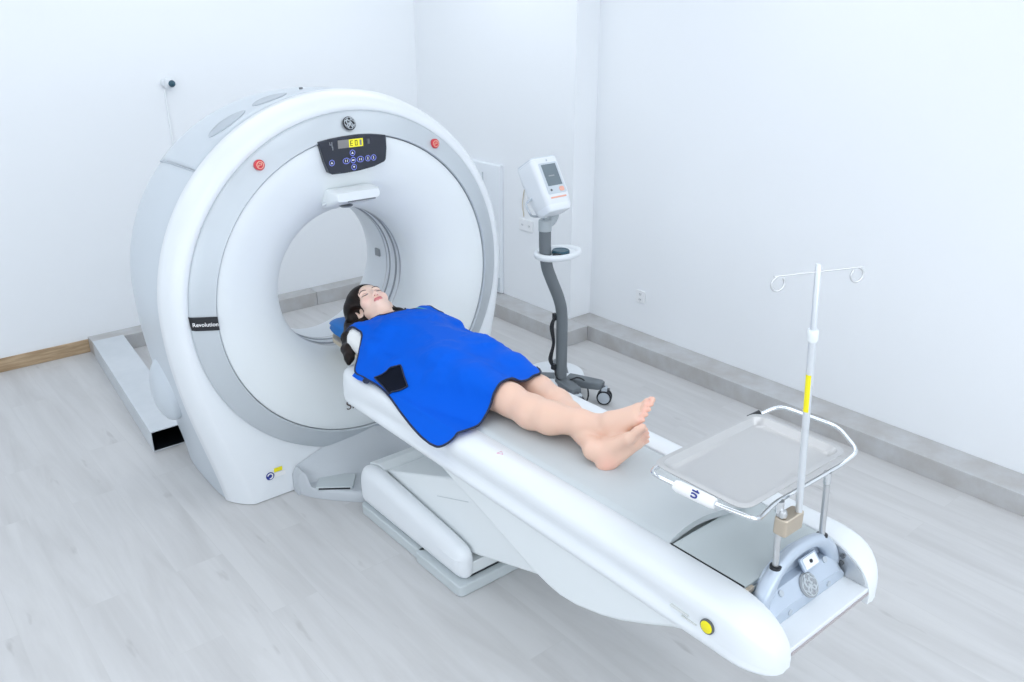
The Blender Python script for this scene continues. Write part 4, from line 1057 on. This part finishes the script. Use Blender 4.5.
for s in (-1, 1):
    hcone((s*0.056, -0.040, -0.002), (s*0.020, -0.092, 0.052), 0.017, 0.015, 0.02)
    hell((s*0.038, -0.024, 0.054), (0.026, 0.026, 0.022), 0.02)
    hell((s*0.030, 0.022, 0.072), (0.024, 0.008, 0.012), 0.015)
hell((0, -0.097, 0.057), (0.021, 0.016, 0.019), 0.02)
hell((0, -0.066, 0.070), (0.026, 0.020, 0.016), 0.015)
for s in (-1, 1):
    Bd.cut(HP(s*0.031, 0.003, 0.098), tuple(np.array((0.019, 0.010, 0.014))*KS), 0.012, HM)
    hell((s*0.031, 0.000, 0.0715), (0.0155, 0.0115, 0.0125), 0.004)
hcone((0, 0.006, 0.080), (0, -0.034, 0.0985), 0.0075, 0.0095, 0.012)
hell((0, -0.037, 0.1000), (0.0100, 0.0085, 0.0095), 0.006)
for s in (-1, 1): hell((s*0.0115, -0.040, 0.0905), (0.0075, 0.0080, 0.0085), 0.005)
hell((-0.007, -0.0605, 0.0855), (0.0140, 0.0058, 0.0085), 0.004); hell((0.007, -0.0605, 0.0855), (0.0140, 0.0058, 0.0085), 0.004)
hell((0, -0.0705, 0.0845), (0.0180, 0.0066, 0.0085), 0.004)
Bd.cut(HP(0, -0.0655, 0.0955), tuple(np.array((0.021, 0.0016, 0.005))*KS), 0.002, HM)
for s in (-1, 1):
    Mr = HM @ np.array(Matrix.Rotation(s*0.45, 3, 'Y'))
    Bd.ell(HP(s*0.0775, -0.012, -0.010), (0.0085*KS, 0.031*KS, 0.0185*KS), 0.006, Mr)
    hell((s*0.076, -0.036, -0.002), (0.008, 0.010, 0.009), 0.006)
    Bd.cut(HP(s*0.086, -0.008, -0.006), tuple(np.array((0.0055, 0.017, 0.009))*KS), 0.004, Mr)
# underside of the jaw to the neck
Bd.cone(HP(0, -0.070, 0.012), (PXc, 3.0, 0.772), 0.044, 0.048, 0.03)
BV, BF = Bd.mesh(2)
print('heel min z', BV[BV[:,1] < 1.70][:,2].min(), BV[BV[:,1]>3.05][:,2].min(), BV[:,2].min())

# skin with lips, tone variation carried in a colour attribute
def skin_material():
    m = mat('skin', (0.8, 0.5, 0.4), 0.42, spec=0.35, sss=0.12)
    nt = m.node_tree; a = nt.nodes.new('ShaderNodeVertexColor'); a.layer_name = 'tone'
    nt.links.new(a.outputs['Color'], nt.nodes['Principled BSDF'].inputs['Base Color']); return m
M['skin'] = skin_material()
person = fast_mesh('person', BV, BF, M['skin'], base=(PXc, 2.4, 0.694))
tag(person, 'woman with long dark hair lying on the scanner table under a blue apron, ankles crossed', 'person')
Lh = (BV-HCn)@HM/KS                              # head-local coordinates
col = np.tile(np.array((0.77, 0.515, 0.40)), (len(BV), 1))
ish = BV[:, 1] > 3.0
col[ish] = (0.83, 0.60, 0.50)
lip = ish & (Lh[:, 2] > 0.060) & (((Lh[:, 0]/0.0215)**2+((Lh[:, 1]+0.0655)/0.0112)**2) < 1)
chk = ish & (Lh[:, 2] > 0.02)
bl = np.exp(-(((np.abs(Lh[:, 0])-0.042)/0.02)**2+((Lh[:, 1]+0.030)/0.02)**2))*chk
col = col*(1-0.35*bl[:, None])+np.array((0.86, 0.45, 0.38))*0.35*bl[:, None]
col[lip] = (0.66, 0.22, 0.22)
def warm(cent, r, c, amt):
    global col
    g = np.exp(-(np.linalg.norm(BV-np.array(cent), axis=1)/r)**2)*amt
    col = col*(1-g[:, None])+np.array(c)*g[:, None]
for t in toesN+toesF: warm(t[0], 0.016, (0.85, 0.45, 0.36), 0.5)
warm((1.730, 1.612, 0.708), 0.035, (0.84, 0.43, 0.34), 0.6)
warm((1.796, 1.518, 0.812), 0.030, (0.84, 0.45, 0.37), 0.45)
ca_ = person.data.color_attributes.new('tone', 'FLOAT_COLOR', 'POINT')
ca_.data.foreach_set('color', np.concatenate([col, np.ones((len(col), 1))], 1).astype(np.float32).ravel())

# small face parts laid on the skin: brows, lashes, nostrils, lip line
def project(s, h):
    """front surface of the face at side s, height h (head-local)"""
    ok = ish & (np.abs(Lh[:, 0]-s) < 0.006) & (np.abs(Lh[:, 1]-h) < 0.006) & (Lh[:, 2] > 0)
    if not ok.any(): return 0.08
    d = (Lh[ok, 0]-s)**2+(Lh[ok, 1]-h)**2; wgt = np.exp(-d/(0.0022**2))
    return float((Lh[ok, 2]*wgt).sum()/wgt.sum())
def face_line(name, pts, r, m, lift=0.0006):
    q = catmull([(s, h, 0) for s, h in pts], 6)
    P3 = [HP(p[0], p[1], project(p[0], p[1])+lift) for p in q]; n = len(P3)
    rr_ = [r*(0.35+0.65*math.sin(PI*min(1, max(0, (i+0.6)/n)))**0.6) for i in range(n)]
    return link(name, MB().tube(P3, rr_, 8), m, person, smooth=60)
M['brow'] = mat('brow_hair', (0.10, 0.065, 0.055), 0.7); M['lash'] = mat('lash', (0.045, 0.025, 0.025), 0.6); M['lipline'] = mat('lip_line', (0.35, 0.08, 0.09), 0.5)
for s in (-1, 1):
    face_line('eyebrow', [(s*0.014, 0.0195), (s*0.026, 0.0245), (s*0.038, 0.0245), (s*0.050, 0.0175)], 0.0022, M['brow'])
    face_line('eyelash', [(s*0.0165, -0.0030), (s*0.024, -0.0050), (s*0.031, -0.0062), (s*0.040, -0.0045), (s*0.0475, 0.0000)], 0.0019, M['lash'])
    face_line('eyelid_crease', [(s*0.018, 0.0035), (s*0.031, 0.0072), (s*0.045, 0.0040)], 0.0007, M['lipline'])
    face_line('nostril', [(s*0.0045, -0.0455), (s*0.0085, -0.0450)], 0.0026, M['lipline'], -0.0008)
face_line('lip_line', [(-0.021, -0.0655), (-0.010, -0.0648), (0, -0.0662), (0.010, -0.0648), (0.021, -0.0655)], 0.0011, M['lipline'], 0.0)
# toenails
M['nail'] = mat('nail', (0.86, 0.55, 0.47), 0.25)
for (p, d, c, w_, r) in toesN+toesF:
    v, f = ellipsoid((0, 0, 0), (r*0.62, r*0.70, r*0.16), 12, 6)
    Mx = Matrix(((w_[0], d[0], c[0], p[0]), (w_[1], d[1], c[1], p[1]), (w_[2], d[2], c[2], p[2]), (0, 0, 0, 1)))
    link('toenail', MB().add(v, f).xf(Mx), M['nail'], person)

# hair: cap, plus long locks falling over the pillow on the near side
Hr = Field((1.50, 2.86, 0.688), (1.95, 3.33, 0.93), 0.0038)
SAVE = Bd; 
def hh(c, r, k=0.015): Hr.ell(HP(*c), tuple(np.array(r)*KS), k, HM)
hh((-0.010, 0.036, -0.014), (0.096, 0.100, 0.104), 0.0)
hh((0, -0.02, -0.035), (0.088, 0.09, 0.075), 0.03)
hh((-0.088, 0.015, -0.025), (0.030, 0.075, 0.060), 0.02)
Hr.chain([(HP(-0.070, 0.010, -0.020), 0.030), ((1.690, 3.09, 0.765), 0.034), ((1.630, 3.02, 0.745), 0.030), ((1.570, 2.955, 0.730), 0.024), ((1.540, 2.915, 0.712), 0.018), ((1.522, 2.890, 0.700), 0.010)], 0.02)
Hr.chain([(HP(-0.070, 0.040, -0.040), 0.030), ((1.680, 3.13, 0.755), 0.032), ((1.612, 3.06, 0.738), 0.022), ((1.560, 2.985, 0.722), 0.014), ((1.540, 2.945, 0.712), 0.007)], 0.02)
Hr.chain([(HP(0.070, -0.01, -0.030), 0.030), ((1.885, 3.06, 0.775), 0.030), ((1.895, 3.00, 0.765), 0.022)], 0.02)
Hr.chain([(HP(-0.060, -0.03, -0.05), 0.030), (HP(-0.055, -0.10, -0.055), 0.028), ((1.700, 2.98, 0.765), 0.02)], 0.02)
Hr.cut(HP(0.002, -0.032, 0.092), tuple(np.array((0.0655, 0.098, 0.074))*KS), 0.008, HM)
for s in (-1, 1): Hr.cut(HP(s*0.108, -0.024, 0.016), tuple(np.array((0.048, 0.036, 0.036))*KS), 0.006, HM)
HV, HF = Hr.mesh(3)
hair = fast_mesh('hair', HV, HF, M['hair'], person)
hair['label'] = 'long loose dark hair falling over the pillow'

# shirt: the trunk and upper arms, a little larger
Sh = Field((1.52, 2.40, 0.690), (2.05, 3.06, 0.92), 0.0055)
gi = [np.clip(((Sh.ax[i]-Bd.lo[i])/Bd.h).round().astype(int), 0, Bd.n[i]-1) for i in range(3)]
Sh.f = (Bd.f[np.ix_(*gi)]-0.009).astype(np.float32)
X = np.stack(np.meshgrid(*Sh.ax, indexing='ij'), -1)
neck = np.linalg.norm((X-np.array((PXc, 3.055, 0.800)))/np.array((1, 0.55, 1)), axis=-1)-0.088
lowarm = 2.765-X[..., 1]                                 # keep only y above this on the arms
arm_ = np.maximum(0.150-np.abs(X[..., 0]-PXc), lowarm-0.0)
keep = np.where(np.abs(X[..., 0]-PXc) > 0.150, lowarm, X[..., 1]-2.965)
Sh.f = np.maximum(np.maximum(Sh.f, -neck), np.maximum(keep, 0.698-X[..., 2])).astype(np.float32)
SV, SF = Sh.mesh(2)
shirt = fast_mesh('shirt', SV, SF, M['shirt'], person)
shirt['label'] = 'white shirt sleeve showing at the shoulder'

# ---- blue apron draped over body and table edge: height map of what lies below, softened like stiff sheet
ux0, uy0, ug = 1.34, 2.02, 0.01
gx = np.arange(ux0, 2.22, ug); gy = np.arange(uy0, 3.16, ug)
GXX, GYY = np.meshgrid(gx, gy, indexing='ij')
tablez = np.where(GXX < 1.500, 0.696-np.clip(1.500-GXX, 0, 1)*0.9, np.where(GXX > 2.055, 0.696-(GXX-2.055)*1.5, 0.697))
Hm = tablez.copy()
for fld in (Bd, Sh):
    zi = np.where((fld.f < 0).any(2), fld.f.shape[2]-1-np.argmax((fld.f < 0)[:, :, ::-1], axis=2), -1)
    ix = ((GXX-fld.lo[0])/fld.h).round().astype(int); iy = ((GYY-fld.lo[1])/fld.h).round().astype(int)
    okm = (ix >= 0) & (iy >= 0) & (ix < fld.n[0]) & (iy < fld.n[1])
    if fld is Bd: okm &= GYY < 2.985
    q = zi[np.clip(ix, 0, fld.n[0]-1), np.clip(iy, 0, fld.n[1]-1)]
    zz = np.where(okm & (q >= 0), fld.lo[2]+fld.h*q, 0); Hm = np.maximum(Hm, zz)
def blur(A, sg):
    n = int(3*sg)+1; k = np.exp(-0.5*(np.arange(-n, n+1)/sg)**2); k /= k.sum()
    A = np.pad(A, n, mode='edge')
    A = sum(k[i]*A[i:A.shape[0]-2*n+i, :] for i in range(2*n+1))
    return sum(k[i]*A[:, i:A.shape[1]-2*n+i] for i in range(2*n+1))
def dil(A, r):
    B_ = A.copy(); P_ = np.pad(A, r, mode='edge')
    for i in range(2*r+1):
        for j in range(2*r+1):
            if (i-r)**2+(j-r)**2 <= r*r+0.5: B_ = np.maximum(B_, P_[i:i+A.shape[0], j:j+A.shape[1]])
    return B_
Cl = np.maximum(blur(dil(Hm, 2), 3.0), Hm)
Cl = np.maximum(blur(Cl, 1.6), Hm+0.001)
edgew = np.clip((1.535-GXX)/0.05, 0, 1); Cl = Cl*(1-edgew)+np.maximum(tablez, Cl-0.02)*edgew*1.0
Cl = np.where(GXX < 1.49, np.minimum(Cl, tablez+0.006), Cl)
Cl = blur(Cl, 1.0)
Hraw = dil(Hm, 1)
def cz(x, y):
    a = np.clip((np.asarray(x)-ux0)/ug, 0, len(gx)-1.001); b = np.clip((np.asarray(y)-uy0)/ug, 0, len(gy)-1.001)
    i = a.astype(int); j = b.astype(int); s = a-i; t = b-j
    return Cl[i, j]*(1-s)*(1-t)+Cl[i+1, j]*s*(1-t)+Cl[i, j+1]*(1-s)*t+Cl[i+1, j+1]*s*t
def fold(x, y):
    """shallow stiff folds running from the waist tab to the hem and across the lap"""
    z = 0
    for (p, q, wdt, amp) in (((1.60, 2.62), (1.83, 2.16), 0.030, 0.008), ((1.63, 2.66), (1.78, 2.84), 0.028, 0.006), ((1.60, 2.55), (1.72, 2.14), 0.026, -0.006), ((1.86, 2.62), (1.93, 2.2), 0.035, 0.006), ((1.66, 2.50), (1.95, 2.44), 0.025, -0.004)):
        p = np.array(p); q = np.array(q); d = q-p; L2 = d.dot(d)
        t = np.clip(((x-p[0])*d[0]+(y-p[1])*d[1])/L2, 0, 1); dist = np.hypot(x-p[0]-t*d[0], y-p[1]-t*d[1])
        z = z+1.4*amp*np.exp(-(dist/wdt)**2)*np.sin(PI*np.clip(t*0.9+0.08, 0, 1))
    return z
def arc(pts, n):
    P_ = np.array(catmull([(x, y, 0) for x, y in pts], 12))[:, :2]; d = np.concatenate([[0], np.cumsum(np.linalg.norm(np.diff(P_, axis=0), axis=1))]); d /= d[-1]
    t = np.linspace(0, 1, n); return np.stack([np.interp(t, d, P_[:, 0]), np.interp(t, d, P_[:, 1])], 1)
NU, NV = 90, 130
left = arc([(1.580, 2.998), (1.590, 2.93), (1.588, 2.885), (1.560, 2.845), (1.500, 2.800), (1.496, 2.72), (1.497, 2.62), (1.490, 2.53), (1.470, 2.42), (1.455, 2.33), (1.445, 2.25), (1.442, 2.19)], NV)
hem = arc([(1.442, 2.190), (1.448, 2.145), (1.475, 2.115), (1.52, 2.103), (1.575, 2.101), (1.625, 2.106), (1.669, 2.108), (1.72, 2.112), (1.80, 2.114), (1.84, 2.112), (1.875, 2.108)], NU)
right = arc([(1.985, 3.045), (1.975, 2.99), (1.985, 2.92), (2.03, 2.86), (2.075, 2.79), (2.07, 2.65), (2.045, 2.5), (1.985, 2.3), (1.905, 2.14), (1.875, 2.108)], NV)
topc = arc([(1.580, 2.998), (1.65, 3.008), (1.700, 2.988), (1.735, 2.953), (1.790, 2.926), (1.842, 2.945), (1.880, 3.025), (1.92, 3.058), (1.985, 3.045)], NU)
U = np.linspace(0, 1, NU)[:, None, None]; Vv = np.linspace(0, 1, NV)[None, :, None]
Co = (1-Vv)*topc[:, None]+Vv*hem[:, None]+(1-U)*left[None]+U*right[None]-((1-U)*(1-Vv)*topc[0]+U*(1-Vv)*topc[-1]+(1-U)*Vv*hem[0]+U*Vv*hem[-1])
Cl = np.where(GXX > 1.50, np.maximum(Cl+fold(GXX, GYY), Hraw+0.005), Cl)
Cl = np.where(GXX > 1.50, np.maximum(blur(Cl, 0.8), Hraw+0.004), Cl)
def apz(x, y): return cz(x, y)+0.0035
rows = [[(Co[i, j, 0], Co[i, j, 1], float(apz(Co[i, j, 0], Co[i, j, 1]))) for i in range(NU)] for j in range(NV)]
apron = solid(link('apron', MB().loft(rows, False), M['apron'], person, smooth=180), 0.004)
apron.modifiers['thick'].offset = 0
apron['label'] = 'bright blue radiation apron with dark binding'
rim = [rows[0][i] for i in range(NU)]+[rows[j][-1] for j in range(1, NV)]+[rows[-1][i] for i in range(NU-2, -1, -1)]+[rows[j][0] for j in range(NV-2, 0, -1)]
link('binding', MB().tube([(p[0], p[1], p[2]+0.002) for p in rim], 0.0042, 8, closed=True), M['apron_trim'], apron, smooth=60)
def patch(name, quad, m, lift, n=14, parent=None):
    rings = []
    for j in range(n+1):
        t = j/n; a = [quad[0][i]*(1-t)+quad[3][i]*t for i in (0, 1)]; b = [quad[1][i]*(1-t)+quad[2][i]*t for i in (0, 1)]; r = []
        for i in range(n+1):
            s = i/n; x = a[0]*(1-s)+b[0]*s; y = a[1]*(1-s)+b[1]*s; r.append((x, y, float(apz(x, y))+lift))
        rings.append(r)
    o = solid(link(name, MB().loft(rings, False), m, parent or apron, smooth=180), 0.003); o.modifiers['thick'].offset = 0; return o, rings
VQ = [(1.510, 2.668), (1.574, 2.572), (1.545, 2.482), (1.492, 2.530)]
vo, vr = patch('velcro_tab', VQ, M['velcro'], 0.0045)
vo['label'] = 'black fastening tab at the waist'
n_ = len(vr)-1
link('tab_binding', MB().tube([(p[0], p[1], p[2]+0.003) for p in vr[0]+[vr[j][-1] for j in range(1, n_+1)]+vr[-1][::-1][1:]+[vr[j][0] for j in range(n_-1, 0, -1)]], 0.0028, 6, closed=True), M['apron_trim'], vo, smooth=60)
patch('velcro_tab', [(2.03, 2.74), (2.072, 2.74), (2.068, 2.66), (2.03, 2.68)], M['velcro'], 0.0045)
po, pr = patch('chest_pocket', [(1.850, 2.915), (1.935, 2.868), (1.943, 2.882), (1.856, 2.929)], M['apron_trim'], 0.0045, 8)
po['label'] = 'dark pocket edge with small green lettering'
link('pocket_lettering', MB().tube([(p[0], p[1], p[2]+0.004) for p in pr[4][2:7]], 0.0025, 6), mat('green_print', (0.10, 0.45, 0.50), 0.5), po, smooth=60)
# side strap showing under the armhole on the near side
q = [(1.500, 2.79, 0.7035), (1.490, 2.745, 0.700), (1.492, 2.69, 0.700)]
link('side_strap', MB().loft([[(1.480, 2.790, 0.690), (1.500, 2.795, 0.704), (1.512, 2.79, 0.710)], [(1.478, 2.74, 0.690), (1.492, 2.745, 0.702), (1.512, 2.745, 0.706)], [(1.486, 2.69, 0.694), (1.494, 2.69, 0.701), (1.510, 2.69, 0.704)]], False), M['apron'], apron, smooth=60)
link('strap_buckle', MB().add(*ellipsoid((1.487, 2.695, 0.698), (0.010, 0.018, 0.009))), M['apron_trim'], apron)
